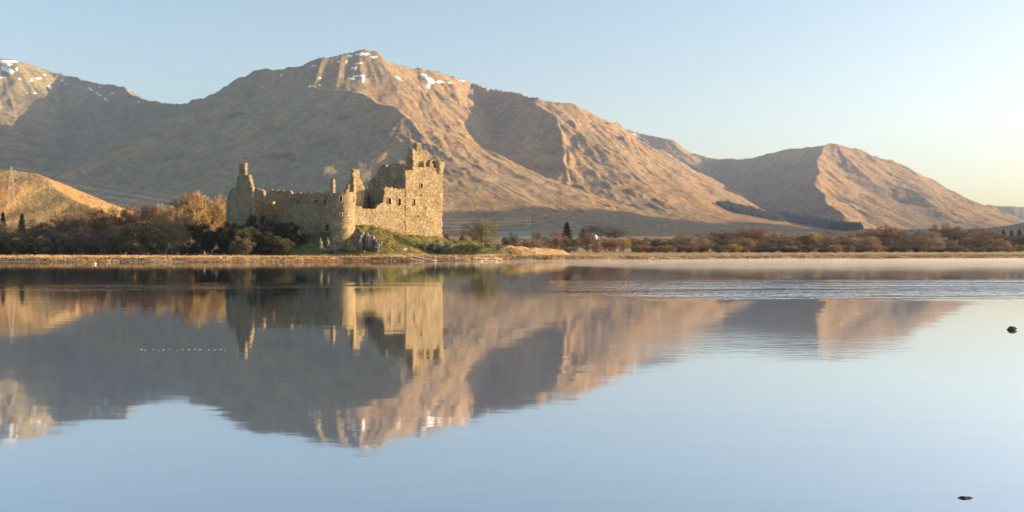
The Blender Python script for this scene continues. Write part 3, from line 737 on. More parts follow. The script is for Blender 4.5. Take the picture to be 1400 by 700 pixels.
# ------------------------------------------------------------------ trees
def rnd(a, b): return random.uniform(a, b)
def tree_meshes(seed, kind):
    """height 1, base at 0. returns wood mesh, twig array builder"""
    random.seed(seed); r_ = np.random.default_rng(seed)
    wood = MB(); tips = []
    lean = rnd(-.04, .04)
    if kind == 'conifer':
        wood.tube([(0, 0, -.02), (0, 0, .5), (0, 0, .97)], [.022, .014, .003], 6)
        v = []; 
        n = 3600
        z = .06 + .94 * r_.random(n) ** 1.15; tier = .75 + .25 * np.cos(z * 60)
        rad = (.23 * (1 - z) ** .8 + .008) * (.45 + .55 * r_.random(n)) * tier * (1 + .25 * np.sin(r_.integers(0, 8, n)))
        a = r_.random(n) * 2 * np.pi
        c = np.stack([rad * np.cos(a), rad * np.sin(a), z - rad * .25], -1)
        d = np.stack([np.cos(a), np.sin(a), -.25 + .3 * r_.normal(size=n)], -1); L = .045
        s = np.stack([-np.sin(a), np.cos(a), r_.normal(size=n) * .4], -1)
        wd = .012
    else:
        bush = kind == 'bush'
        th = .05 if bush else rnd(.10, .16) if kind == 'full' else rnd(.16, .28)
        nl = 9 if bush else 8
        wide = dict(full=.44, round=.34, tall=.24, wide=.44, bush=.5, pine=.36)[kind]
        if not bush:
            wood.tube([(0, 0, -.02), (lean * .4, 0, th * .5), (lean, 0, th), (lean * 1.3, rnd(-.02, .02), th + .25), (lean * 1.5, 0, .82)], [.026, .021, .018, .012, .004], 7)
        cz = .5 if bush else .56 + rnd(-.03, .03); rz_ = .5 if bush else .42; zmin = .04 if bush else .12
        nlobe = dict(round=30, tall=26, wide=34, bush=26, pine=16, full=38)[kind]
        if kind == 'full': cz, rz_, zmin = .52, .46, .07
        ph = rnd(0, 6)
        for k in range(nlobe):
            f = (k + .5) / nlobe; uz = 1 - 2 * f; a = k * 2.39996 + ph
            rr_ = math.sqrt(max(0, 1 - uz * uz)); shell = rnd(.62, .98) if k % 4 else rnd(.1, .45)
            if kind == 'pine': uz = rnd(-.2, 1)
            wob = 1 + .16 * math.sin(a * 2 + ph) + rnd(-.08, .08)
            t = Vector((lean * 1.5 + wide * rr_ * math.cos(a) * shell * wob, wide * rr_ * math.sin(a) * shell * wob, cz + rz_ * uz * shell * rnd(.88, 1.08)))
            if t.z < zmin: t.z = zmin + rnd(0, .06)
            z0 = max(0.01, min(t.z - .12, th + (t.z - th) * .45)) if not bush else .01
            p = Vector((lean * min(1, z0 / .3), 0, z0)); m1 = p.lerp(t, .4) + Vector((rnd(-.02, .02), rnd(-.02, .02), -.03)); m2_ = p.lerp(t, .75) + Vector((rnd(-.02, .02), rnd(-.02, .02), 0))
            wood.tube([p, m1, m2_, t], [.009, .006, .004, .002], 4); tips.append(t)
            for b_ in range(3):
                d2 = Vector((rnd(-1, 1), rnd(-1, 1), rnd(-.1, 1.1))).normalized() * rnd(.06, .13)
                wood.tube([m2_, m2_ + d2 * .6, m2_ + d2], [.0035, .0025, .0015], 3, False)
        per = dict(bush=200, pine=160).get(kind, 190); cs = []; ds = []
        for t in tips:
            t = np.array(t); r0 = rnd(.075, .15) * (1.25 if bush else 1)
            m_ = int(per * (r0 / .11) ** 2)
            g = r_.normal(size=(m_, 3)); g /= np.linalg.norm(g, axis=1)[:, None]
            rr = r0 * r_.random(m_) ** .42
            cs.append(t + g * rr[:, None] * [1, 1, .8]); ds.append(g + [0, 0, .55] + r_.normal(size=(m_, 3)) * .3)
        c = np.concatenate(cs); d = np.concatenate(ds)
        ok = c[:, 2] > .015; c = c[ok]; d = d[ok]; n = len(c)
        s = np.cross(d, r_.normal(size=(n, 3))); L = .055; wd = .0048
        if kind == 'pine': L = .035; wd = .013
        if kind == 'bush': L = .07; wd = .009
    d = d / np.linalg.norm(d, axis=1)[:, None]; s = s / np.linalg.norm(s, axis=1)[:, None]
    Ls = L * (.6 + .8 * r_.random(n))[:, None]; ws = wd * (.6 + .8 * r_.random(n))[:, None]
    vv = np.stack([c - d * Ls * .5 - s * ws * .5, c - d * Ls * .5 + s * ws * .5, c + d * Ls * .5 + s * ws * .35, c + d * Ls * .5 - s * ws * .35], 1).reshape(-1, 3)
    ff = np.arange(len(vv)).reshape(-1, 4)
    allz = vv[:, 2].max(); half = np.percentile(np.abs(vv[:, :2]), 97)
    return wood, vv, ff, allz, half
KINDS = {}
TRUNKM = {}
for kind, seeds in dict(round=(1, 2, 3, 4), full=(61, 62, 63, 64), tall=(11, 12, 13), wide=(21, 22, 23), bush=(31, 32, 33), pine=(41, 42), conifer=(51, 52)).items():
    KINDS[kind] = []
    for s in seeds:
        wood, vv, ff, hz, half = tree_meshes(s, kind)
        wm_ = wood.mesh('trunk', M['bark'], True)
        KINDS[kind].append((wm_, vv, ff, hz, half, {}))
woods = {}
def tree(px, top, w_px, Y, kind, col, wood, base=None, thing_name=None):
    X = (px - 700) / 1400 * Y; z0 = lz(X, Y)
    k = random.choice(KINDS[kind]); wm_, vv, ff, hz, half, cache = k
    ht = (H - (top - HY) / 1400 * Y) - z0; ht = max(ht, 1.2); sc_ = ht / hz; wid = w_px / 1400 * Y / 2 / half
    if col not in cache: cache[col] = np_mesh('crown', vv, ff, TW[col])
    nm = thing_name or dict(conifer='spruce_tree', pine='pine_tree', bush='shrub').get(kind, 'bare_tree')
    e = empty(nm, (X, Y, z0 - .05), rnd(0, 6.28)); e.scale = (wid, wid, sc_)
    link_mesh('trunk' if kind != 'bush' else 'stems', wm_, e); link_mesh('crown', cache[col], e)
    woods.setdefault(wood, []).append((px, e, kind, col, w_px, ht))
    return e
random.seed(5)
# wood on the left shore (px, top, width, distance, kind, colour)
LEFT = [(-14, 296, 40, 340, 'round', 'grey'), (4, 289, 16, 365, 'conifer', 'needle'), (30, 291, 18, 365, 'conifer', 'needle'), (14, 306, 34, 325, 'round', 'grey'), (46, 298, 34, 350, 'round', 'brown'), (62, 296, 36, 340, 'round', 'grey'),
        (84, 287, 34, 350, 'round', 'brown'), (103, 276, 40, 335, 'wide', 'brown'), (124, 277, 34, 345, 'round', 'russet'), (139, 285, 16, 360, 'conifer', 'needle'), (142, 288, 30, 330, 'round', 'russet'), (75, 308, 34, 312, 'round', 'grey'), (110, 308, 38, 308, 'wide', 'grey'),
        (32, 316, 40, 300, 'bush', 'olive'), (0, 320, 34, 302, 'bush', 'grey'), (60, 322, 30, 298, 'bush', 'grey'), (88, 318, 34, 300, 'bush', 'grey'), (118, 322, 34, 298, 'bush', 'grey'), (144, 312, 36, 306, 'round', 'grey'),
        (162, 279, 34, 350, 'round', 'russet'), (181, 275, 38, 355, 'round', 'russet'), (200, 277, 34, 345, 'round', 'russet'), (216, 276, 36, 362, 'round', 'gold'), (234, 280, 36, 356, 'round', 'gold'),
        (246, 264, 34, 375, 'tall', 'russet'), (258, 261, 34, 372, 'tall', 'russet'), (250, 290, 34, 350, 'tall', 'gold'), (272, 260, 44, 366, 'round', 'gold'), (292, 262, 42, 370, 'round', 'gold'), (305, 268, 30, 374, 'round', 'tan'),
        (193, 300, 54, 290, 'bush', 'olive'), (165, 306, 38, 300, 'round', 'grey'), (222, 300, 30, 342, 'tall', 'gold'), (238, 298, 28, 340, 'tall', 'tan'), (268, 304, 30, 298, 'pine', 'dark'), (288, 306, 34, 300, 'pine', 'dark'),
        (150, 322, 26, 292, 'bush', 'grey'), (280, 318, 26, 296, 'bush', 'dark'), (300, 316, 30, 294, 'bush', 'dark')]
for t in LEFT: tree(*t, 'left')
for k, (px, top, w_, c) in enumerate([(-8, 330, 30, 'dark'), (14, 334, 26, 'brown'), (44, 333, 28, 'dark'), (72, 334, 28, 'brown'), (98, 332, 30, 'dark'), (128, 333, 28, 'brown'), (158, 332, 28, 'dark'), (176, 334, 24, 'brown'), (212, 333, 24, 'brown'), (232, 336, 20, 'tan'), (248, 334, 22, 'brown'), (262, 332, 24, 'dark')]):
    tree(px, top, w_, 312 + (k % 3) * 6, 'bush', c, 'left')
# scrub against the castle's shaded wall
CAST = [(318, 302, 44, 290, 'bush', 'dark'), (338, 308, 34, 284, 'bush', 'olive'), (352, 292, 40, 300, 'bush', 'dark'), (372, 296, 40, 298, 'bush', 'grey'), (392, 302, 34, 296, 'bush', 'dark'), (362, 316, 40, 284, 'bush', 'dark'), (386, 322, 30, 282, 'bush', 'olive'), (410, 318, 26, 290, 'bush', 'dark'), (330, 322, 30, 278, 'bush', 'grey')]
for t in CAST: tree(*t, 'castle')
tree(659, 296, 42, 300, 'full', 'leaf', 'lone', thing_name='broadleaf_tree')
MIDT = [(692, 322, 14, 480, 'tall', 'grey'), (703, 316, 13, 500, 'tall', 'grey'), (717, 323, 22, 470, 'round', 'brown'), (736, 326, 20, 450, 'round', 'tan'), (724, 330, 16, 440, 'bush', 'brown'), (760, 315, 26, 480, 'round', 'russet'), (748, 322, 18, 500, 'round', 'brown'),
        (775, 303, 22, 560, 'conifer', 'needle'), (785, 326, 22, 470, 'round', 'olive'), (803, 316, 28, 500, 'round', 'russet'), (827, 324, 22, 490, 'round', 'russet'), (841, 326, 20, 485, 'round', 'russet'), (777, 337, 12, 430, 'bush', 'gold'), (816, 334, 13, 430, 'bush', 'gold'),
        (757, 338, 10, 435, 'bush', 'tan'), (700, 334, 30, 420, 'bush', 'brown'), (680, 333, 16, 400, 'bush', 'brown'), (611, 317, 8, 700, 'bush', 'russet'), (634, 316, 10, 700, 'bush', 'russet'), (735, 314, 16, 900, 'round', 'grey')]
for t in MIDT: tree(t[0], t[1], t[2] * (1.2 if t[4] == 'round' else 1.0), t[3], ('full' if t[4] == 'round' and random.random() < .8 else t[4]), t[5], 'mid')
FARM = [(808, 307, 18, 1400, 'round', 'grey'), (822, 305, 18, 1400, 'round', 'grey'), (836, 307, 20, 1400, 'round', 'grey'), (848, 312, 18, 1400, 'round', 'grey'), (797, 312, 12, 1400, 'conifer', 'needle'), (829, 312, 16, 1350, 'round', 'grey'), (841, 314, 16, 1350, 'bush', 'grey'), (883, 324, 10, 1100, 'round', 'grey')]
for t in FARM: tree(*t, 'farm')
RIGHT = [(852, 327, 18, 500, 'round', 'gold'), (866, 324, 22, 540, 'round', 'russet'), (880, 328, 20, 530, 'round', 'brown'), (893, 327, 22, 540, 'round', 'russet'), (906, 326, 22, 540, 'round', 'tan'), (891, 336, 11, 470, 'bush', 'gold'), (900, 336, 10, 470, 'bush', 'gold'),
         (914, 334, 11, 470, 'bush', 'gold'), (918, 325, 20, 520, 'wide', 'grey'), (932, 320, 24, 540, 'round', 'russet'), (945, 324, 28, 510, 'round', 'brown'), (958, 326, 26, 500, 'round', 'tan'), (966, 319, 26, 560, 'round', 'grey'), (978, 318, 22, 570, 'round', 'brown'),
         (991, 314, 26, 570, 'round', 'brown'), (1002, 325, 26, 520, 'round', 'grey'), (1015, 313, 28, 580, 'round', 'brown'), (1018, 325, 24, 500, 'round', 'gold'), (1034, 311, 30, 570, 'round', 'russet'), (1047, 315, 26, 590, 'round', 'russet'), (1058, 316, 26, 540, 'round', 'tan'), (1068, 321, 24, 530, 'round', 'brown'),
         (1078, 326, 22, 520, 'round', 'brown'), (1080, 335, 14, 470, 'bush', 'tan'), (1090, 318, 24, 580, 'round', 'tan'), (1102, 322, 22, 560, 'round', 'brown'), (1114, 318, 24, 560, 'round', 'gold'), (1128, 317, 26, 580, 'round', 'russet'), (1139, 326, 24, 530, 'round', 'brown'), (1152, 324, 26, 540, 'round', 'brown'),
         (1164, 321, 26, 560, 'round', 'tan'), (1177, 318, 28, 570, 'round', 'brown'), (1191, 324, 28, 520, 'round', 'tan'), (1198, 312, 28, 600, 'round', 'russet'), (1211, 308, 34, 590, 'round', 'russet'), (1228, 314, 28, 580, 'round', 'russet'), (1214, 326, 24, 540, 'round', 'grey'), (1241, 321, 26, 560, 'round', 'brown'), (1256, 315, 26, 590, 'round', 'brown'),
         (1269, 317, 26, 580, 'round', 'tan'), (1283, 306, 26, 610, 'round', 'russet'), (1296, 312, 24, 600, 'round', 'brown'), (1308, 310, 24, 610, 'round', 'russet'), (1321, 314, 24, 600, 'round', 'brown'), (1255, 329, 22, 520, 'bush', 'grey'), (1280, 325, 26, 540, 'round', 'tan'), (1303, 327, 18, 520, 'bush', 'gold'),
         (1325, 325, 24, 530, 'round', 'tan'), (1345, 324, 26, 530, 'round', 'brown'), (1365, 326, 30, 520, 'bush', 'tan'), (1333, 312, 24, 620, 'round', 'brown'), (1346, 313, 24, 620, 'round', 'tan'), (1359, 315, 24, 610, 'round', 'russet'), (1376, 321, 24, 600, 'round', 'brown'), (1391, 322, 26, 590, 'round', 'grey'), (1408, 320, 26, 590, 'round', 'grey'),
         (1372, 313, 10, 800, 'conifer', 'needle'), (1383, 314, 10, 800, 'conifer', 'needle'), (1394, 313, 11, 800, 'conifer', 'needle'), (1404, 315, 11, 800, 'conifer', 'needle'), (1352, 314, 10, 800, 'conifer', 'needle'),
         (870, 336, 16, 480, 'bush', 'brown'), (930, 334, 18, 480, 'bush', 'tan'), (1140, 334, 18, 480, 'bush', 'tan'), (1180, 333, 22, 500, 'bush', 'brown'), (1232, 332, 24, 500, 'bush', 'grey'), (985, 333, 22, 500, 'bush', 'grey'), (1048, 333, 22, 500, 'bush', 'brown'), (1385, 333, 26, 540, 'bush', 'grey')]
for t in RIGHT: tree(t[0], t[1] - (2.0 if t[4] == 'round' else 0), t[2] * (1.3 if t[4] == 'round' else 1.1), t[3], ('full' if t[4] == 'round' and random.random() < .8 else t[4]), t[5], 'right')
for k in range(30):
    px = 872 + k * 18.0 + rnd(-5, 5); tree(px, rnd(333, 339), rnd(18, 28), float(shore_y(px)) + rnd(130, 150), 'bush', random.choice(['brown', 'tan', 'grey', 'gold', 'russet']), 'edge')
for k in range(24):
    px = 925 + k * 20.5 + rnd(-5, 5); tree(px, float(np.interp(px, [900, 1000, 1100, 1200, 1300, 1410], [326, 319, 321, 315, 313, 317])) + rnd(-1, 5), rnd(26, 36), 640 + rnd(-15, 20), 'full', random.choice(['brown', 'russet', 'tan', 'brown']), 'back')
ORD = ['first', 'second', 'third', 'fourth', 'fifth', 'sixth', 'seventh', 'eighth', 'ninth', 'tenth', 'eleventh', 'twelfth', 'thirteenth', 'fourteenth', 'fifteenth', 'sixteenth', 'seventeenth', 'eighteenth', 'nineteenth', 'twentieth', 'twenty-first', 'twenty-second']
CW = dict(russet='russet', gold='golden', grey='dull grey', olive='olive green', tan='pale tan', dark='dark green', brown='brown', needle='dark green')
WW = dict(left='in the shore wood left of the castle', castle="against the castle's shaded wall", mid='between the lone green tree and the farmhouse', farm='around the white farmhouse', right='in the long wood right of the farmhouse', lone='', edge='in the low front edge of the right-hand wood', back='in the rear row of the right-hand wood')
KW = dict(full='bare tree', round='bare tree', tall='bare tree', wide='bare tree', bush='shrub', pine='pine', conifer='spruce')
GW = dict(left='trees and shrubs in the left shore wood', castle='scrub below the castle wall', mid='trees and shrubs behind the tan marsh', farm='trees round the farmhouse', right='trees and shrubs in the right shore wood', back='rear row of the right shore wood', edge='low front edge of the right shore wood')
for wd_, lst in woods.items():
    if wd_ == 'lone':
        tag(lst[0][1], 'lone olive green tree standing on the grassy knoll right of the castle', 'tree'); continue
    cnt = {}
    for px, e, kind, col, wp, ht in lst: cnt.setdefault((KW[kind], col), []).append((px, e))
    for (kw, col), es in cnt.items():
        es.sort(key=lambda t: t[0])
        for i, (px, e) in enumerate(es):
            cat = 'shrub' if kw == 'shrub' else 'tree'
            if len(es) == 1: lab = f'the only {CW[col]} {kw} {WW[wd_]}'
            elif i == len(es) - 1: lab = f'rightmost {CW[col]} {kw} {WW[wd_]}'
            elif i == 0: lab = f'leftmost {CW[col]} {kw} {WW[wd_]}'
            else: lab = f'{ORD[i]} {CW[col]} {kw} from left {WW[wd_]}'
            tag(e, lab, cat, GW[wd_])

# far conifer plantation on the hillside
def conifer_stuff():
    px = 700 + 1400 * vh[:, 0] / vh[:, 1]; py = HY - (vh[:, 2] - H) / vh[:, 1] * 1400
    wv = blobs(vh[:, 0], vh[:, 1], vh[:, 2], WOOD) ; ok = np.where((wv > .35) & (vh[:, 1] > 2300) & (vh[:, 1] < 5600))[0]
    if len(ok) == 0: return
    pick = rng.choice(ok, min(5200, len(ok)), replace=False); P = vh[pick]; P = P[(blobs(P[:, 0], P[:, 1], P[:, 2], WOOD) + .8 * fbm(P[:, 0] / 120, P[:, 1] / 90, 4, 66)) > .55]
    vs = []; fs = []; b = 0
    a = np.arange(6) / 6 * 2 * np.pi
    for p in P:
        h_ = rng.uniform(11, 23); r0 = h_ * rng.uniform(.17, .24); jx, jy = rng.uniform(-6, 6, 2)
        for lo_, hi_, rr in ((.05, .6, 1), (.38, 1.0, .62)):
            ring = np.stack([p[0] + jx + np.cos(a) * r0 * rr, p[1] + jy + np.sin(a) * r0 * rr, np.full(6, p[2] + h_ * lo_)], -1)
            vs.append(ring); vs.append([[p[0] + jx, p[1] + jy, p[2] + h_ * hi_]])
            for k in range(6): fs.append((b + k, b + (k + 1) % 6, b + 6))
            b += 7
    o = link_mesh('conifer_plantation', np_mesh('conifer_plantation', np.concatenate(vs), np.array(fs), TW['farwood']))
    tag(o, 'dark conifer plantation on the shaded lower slope between the two mountains', 'forest', kind='stuff')
conifer_stuff()

# ------------------------------------------------------------------ grasses
def tufts(name, n, pxr, dr, col, hr, wr, label, cond=None, blades=5, bend=.5):
    px = rng.uniform(*pxr, n); d = dr[0] + (dr[1] - dr[0]) * rng.random(n) ** 1.2; Y = shore_y(px) + d; X = (px - 700) / 1400 * Y
    zz, dd, _, kz, _ = ground_z(X, Y)
    ok = (zz > .06) if cond is None else ((zz > .06) & cond(X, Y, zz, kz, px, dd))
    cl = fbm(X / 5, Y / 3, 3, 37); ok &= (cl > rng.uniform(-.5, .35, n))
    X, Y, zz = X[ok], Y[ok], zz[ok]; m_ = len(X)
    X = np.repeat(X, blades) + rng.normal(0, .16, m_ * blades); Y = np.repeat(Y, blades) + rng.normal(0, .16, m_ * blades); Z = np.repeat(zz, blades) - .04
    hh = rng.uniform(*hr, m_ * blades); ww = rng.uniform(*wr, m_ * blades); a = rng.uniform(0, 6.28, m_ * blades)
    lx = rng.normal(0, bend, m_ * blades) * hh; ly = rng.normal(0, bend, m_ * blades) * hh
    c, s = np.cos(a) * ww / 2, np.sin(a) * ww / 2
    v = np.stack([np.stack([X - c, Y - s, Z], -1), np.stack([X + c, Y + s, Z], -1), np.stack([X + lx, Y + ly, Z + hh], -1)], 1).reshape(-1, 3)
    o = link_mesh(name, np_mesh(name, v, np.arange(len(v)).reshape(-1, 3), col)); tag(o, label, 'grass', kind='stuff')
straw = m_simple('dead_grass', (.50, .35, .18), .35, .5); rust = m_simple('dead_bracken', (.30, .15, .055), .4, .8); grass = m_simple('green_grass', (.12, .125, .035), .4, .6); gorse = m_simple('gorse_and_moss', (.34, .25, .06), .4, .7)
tufts('reed_grass', 26000, (-40, 1440), (3.5, 34), straw, (.2, .55), (.10, .22), 'pale dead grass and reeds along the far shore', lambda X, Y, z, k, px, d: ~((k > 1.6) & (px < 700)))
tufts('reed_grass', 5000, (-40, 1440), (2.0, 9), rust, (.25, .5), (.15, .3), 'rusty brown tussocks at the edge of the water', lambda X, Y, z, k, px, d: k < 2.5)
tufts('knoll_grass', 9000, (420, 710), (4, 45), grass, (.10, .25), (.08, .2), 'green grass on the castle knoll', lambda X, Y, z, k, px, d: (k > 1.2))
tufts('moss_tussocks', 3000, (486, 640), (12, 40), gorse, (.2, .5), (.15, .35), 'golden mossy tussocks on the knoll under the sunlit wall', lambda X, Y, z, k, px, d: (k > 2.2) & (fbm(X / 4, Y / 4, 2, 5) > -.05))
tufts('bracken', 1600, (560, 760), (6, 30), rust, (.25, .6), (.2, .45), 'brown bracken beside the landing stage and lone tree', lambda X, Y, z, k, px, d: fbm(X / 5, Y / 4, 2, 15) > .1)

# ------------------------------------------------------------------ rocks
def shingle():
    n = 2200; px = rng.uniform(-30, 1430, n); Y = shore_y(px) + rng.normal(1.5, 2.2, n); X = (px - 700) / 1400 * Y
    ok = fbm(X / 7, Y / 5, 3, 123) > rng.uniform(-.3, .4, n); X, Y = X[ok], Y[ok]; z = land_z(X, Y); m_ = len(X)
    oct_ = np.array([(1, 0, 0), (0, 1, 0), (-1, 0, 0), (0, -1, 0), (0, 0, 1), (0, 0, -1.)]); f8 = np.array([(0, 1, 4), (1, 2, 4), (2, 3, 4), (3, 0, 4), (1, 0, 5), (2, 1, 5), (3, 2, 5), (0, 3, 5)])
    sz = rng.uniform(.12, .4, m_) * (1 + (rng.random(m_) > .96) * 1.0)
    v = oct_[None] * sz[:, None, None] * np.array([1, .8, .55]) * rng.uniform(.7, 1.3, (m_, 6, 1)) + np.stack([X, Y, np.maximum(z, -.05)], -1)[:, None]
    f = (f8[None] + (np.arange(m_) * 6)[:, None, None]).reshape(-1, 3)
    tag(link_mesh('shingle', np_mesh('shingle', v.reshape(-1, 3), f, m_rock('shore_stones', .7))), 'scattered small stones along the edge of the loch', 'stones', kind='stuff')
shingle()
def hit(px, py):
    Ys = np.arange(246, 330, .25); X = (px - 700) / 1400 * Ys; zr = H - (py - HY) / 1400 * Ys
    k = np.where(land_z(X, Ys) >= zr)[0]
    return float(Ys[k[0]]) if len(k) else 285.0
def rock(name, px, py_base, w_px, h_px, Y, label, m=None, shape='boulder', group=None, seed=0, dz=0, zbase=None):
    if zbase is None:
        Y = hit(px, py_base - 1.0); zb = lz((px - 700) / 1400 * Y, Y) - .12 * h_px / 1400 * Y
    else: zb = zbase
    X = (px - 700) / 1400 * Y
    wd_ = w_px / 1400 * Y; ht = h_px / 1400 * Y
    bm = bmesh.new(); bmesh.ops.create_icosphere(bm, subdivisions=4, radius=1)
    for v in bm.verts:
        p = v.co.copy()
        if shape == 'slab':
            p.x *= max(.25, 1 - .45 * (p.z + 1) * .5 * 1.6); 
            p.z = p.z
        q = p * 1.3 + Vector((seed * 7.1, seed * 3.3, 0))
        cr = mnoise.fractal(q, 1.0, 2.0, 4) * .28 + (mnoise.cell(q * 1.3) - .5) * .16
        p = p * (1 + cr)
        v.co = Vector((p.x * wd_ / 2, p.y * wd_ / 2 * .8, (p.z * .5 + .42) * ht))
    me = bpy.data.meshes.new(name); bm.to_mesh(me); bm.free(); me.materials.append(m or M['rock'])
    o = link_mesh(name, me); o.location = (X, Y, zb); tag(o, label, 'rock', group); return o
CR = 'rocks at the foot of the castle'
rock('standing_slab', 438, 341, 10, 19, 281, 'left of two upright pointed slabs beside the round tower', shape='slab', group=CR, seed=1)
rock('standing_slab', 448, 340, 10, 20, 283, 'right of two upright pointed slabs, nearest the round tower', shape='slab', group=CR, seed=2)
rock('rock_outcrop', 458, 346, 22, 13, 279, 'low mossy outcrop directly below the round tower', group=CR, seed=3)
rock('rock_outcrop', 492, 341, 15, 30, 286, 'tall fissured crag just right of the round tower base', group=CR, seed=4)
rock('rock_outcrop', 505, 342, 16, 28, 285, 'middle crag under the mossy slope below the curtain wall', group=CR, seed=5)
rock('rock_outcrop', 516, 345, 12, 22, 282, 'rightmost crag with a pale face under the mossy slope', group=CR, seed=6)
rock('rock_outcrop', 480, 345, 14, 12, 281, 'small broken outcrop between the tower foot and the tall crag', group=CR, seed=8)
rock('boulder', 594.5, 345, 17, 15, 284, 'larger rounded grey boulder below the keep corner', group=CR, seed=9)
rock('boulder', 608.5, 346, 12, 13, 283, 'smaller pointed grey boulder right of its larger neighbour', group=CR, seed=10)
rock('boulder', 578, 341, 12, 8, 287, 'low weathered stone left of the two grey boulders', group=CR, seed=12)
rock('water_stone', 1383, 452, 13, 6.5, ray(0, 0, 1)[1] * 2.7 * 1400 / (451 - HY), 'dark wet stone breaking the water near the right edge', M['darkrock'], seed=21, zbase=-.03)
rock('water_stone', 1320, 682, 24, 8, 2.7 * 1400 / (681 - HY), 'low flat dark stone in the near water at lower right', M['darkrock'], seed=22, zbase=-.04)

# drifting flecks of foam on the near water
def foam():
    vs = []; fs = []
    a = np.arange(10) / 10 * 2 * np.pi
    for k in range(15):
        px = 192 + k * 8.3 + rnd(-2, 2); Y = 2.7 * 1400 / (478.5 + rnd(-1, 1) - HY); X = (px - 700) / 1400 * Y; r0 = rnd(.012, .035)
        b = len(vs)
        for t in a: vs.append((X + math.cos(t) * r0 * rnd(.8, 1.2), Y + math.sin(t) * r0 * 1.6, .003))
        vs.append((X, Y, .012))
        for i in range(10): fs.append((b + i, b + (i + 1) % 10, b + 10))
    tag(link_mesh('foam', np_mesh('foam', np.array(vs), np.array(fs), M['white'])), 'broken line of small foam flecks drifting on the water at left', 'foam', kind='stuff')
foam()

# ------------------------------------------------------------------ landing stage
jt = empty('landing_stage', ray(620, 0, 263)[:2] + (0,)); tag(jt, 'low timber landing stage with rail posts and a sloping gangway at the knoll shore', 'jetty')
def at(px, py, Y): return Vector(ray(px, py, Y)) - jt.location
mb = MB(); Yj = 262
def deck_poly(mb, pts, halfd, th):
    vs = []; q = []
    for (px, py) in pts:
        c = at(px, py, Yj)
        for dy in (-halfd, halfd):
            for dz in (0, -th): vs.append(c + Vector((0, dy, dz)))
    for i in range(len(pts) - 1):
        a = i * 4; b = a + 4
        q += [(a, b, b + 2, a + 2), (a + 1, a + 3, b + 3, b + 1), (a, a + 1, b + 1, b), (a + 2, b + 2, b + 3, a + 3)]
    q += [(0, 2, 3, 1), (len(vs) - 4, len(vs) - 3, len(vs) - 1, len(vs) - 2)]
    mb.add(vs, q)
deck_poly(mb, [(551, 347.4), (560, 348.6), (570, 351), (580, 353.4), (590, 355.2), (598, 356)], 1.15, .2); mb.build('gangway', M['plank'], jt)
mb = MB(); deck_poly(mb, [(598.3, 355.9), (640, 356.2), (682, 356.0)], 1.1, .14); mb.build('deck', M['plank'], jt)
mb = MB(); deck_poly(mb, [(566, 351.4), (598, 357.0), (651, 357.2)], .9, .25); mb.build('float', M['dark_wood'], jt)
for px in (578, 595, 613.5, 623, 638, 651, 661, 672, 679):
    mb = MB(); c = at(px, 356, Yj); c.z = 0; y_ = 1.15
    mb.tube([c + Vector((0, y_, -.8)), c + Vector((rnd(-.03, .03), y_, at(px, 348.4, Yj).z))], .07, 6); mb.build('post', M['plank'], jt)
for py in (348.6, 351.8):
    mb = MB(); a_ = at(651, py, Yj); b_ = at(679, py, Yj); a_.y = b_.y = 1.15 + (Yj - jt.location.y); mb.tube([a_, b_], .045, 5); mb.build('rail', M['plank'], jt)
# mooring buoys
def buoy(px, py, label):
    Y = 2.7 * 1400 / (py - HY); Y = min(Y, 258.5) if px > 300 else min(Y, 215); X = (px - 700) / 1400 * Y
    e = empty('mooring_buoy', (X, Y, 0)); tag(e, label, 'buoy', 'white mooring buoys')
    bm = bmesh.new(); bmesh.ops.create_uvsphere(bm, u_segments=16, v_segments=10, radius=.22); me = bpy.data.meshes.new('float_ball'); bm.to_mesh(me); bm.free(); me.materials.append(M['white'])
    o = link_mesh('float_ball', me, e); o.location = (0, 0, .15)
    mb = MB(); mb.tube([(0, 0, .32), (0, 0, .5)], .05, 6); mb.tube([(.0, .0, .55), (.08, 0, .62), (0, 0, .69), (-.08, 0, .62), (0, 0, .55)], .02, 5); mb.build('ring', M['dark_wood'], e)
buoy(130, 361.3, 'small white buoy floating off the left shore'); buoy(658, 357.6, 'small white buoy touching the landing stage')
# sheep
def sheep(px, Y, label):
    X = (px - 700) / 1400 * Y; e = empty('sheep', (X, Y, lz(X, Y)), R(20)); tag(e, label, 'sheep')
    bm = bmesh.new(); vs = []
    J = [((0, 0, .55), .2), ((.3, 0, .58), .21), ((-.32, 0, .56), .21), ((.48, 0, .66), .12), ((.6, 0, .66), .085), ((.74, 0, .58), .05),
         ((.3, .12, .34), .07), ((.3, .12, .03), .035), ((.3, -.12, .34), .07), ((.3, -.12, .03), .035), ((-.32, .12, .34), .08), ((-.36, .12, .2), .045), ((-.32, .12, .03), .035), ((-.32, -.12, .34), .08), ((-.36, -.12, .2), .045), ((-.32, -.12, .03), .035), ((-.52, 0, .5), .05)]
    E = [(0, 1), (0, 2), (1, 3), (3, 4), (4, 5), (1, 6), (6, 7), (1, 8), (8, 9), (2, 10), (10, 11), (11, 12), (2, 13), (13, 14), (14, 15), (2, 16)]
    return skin_fig('body', J, E, M['wool'], e), e
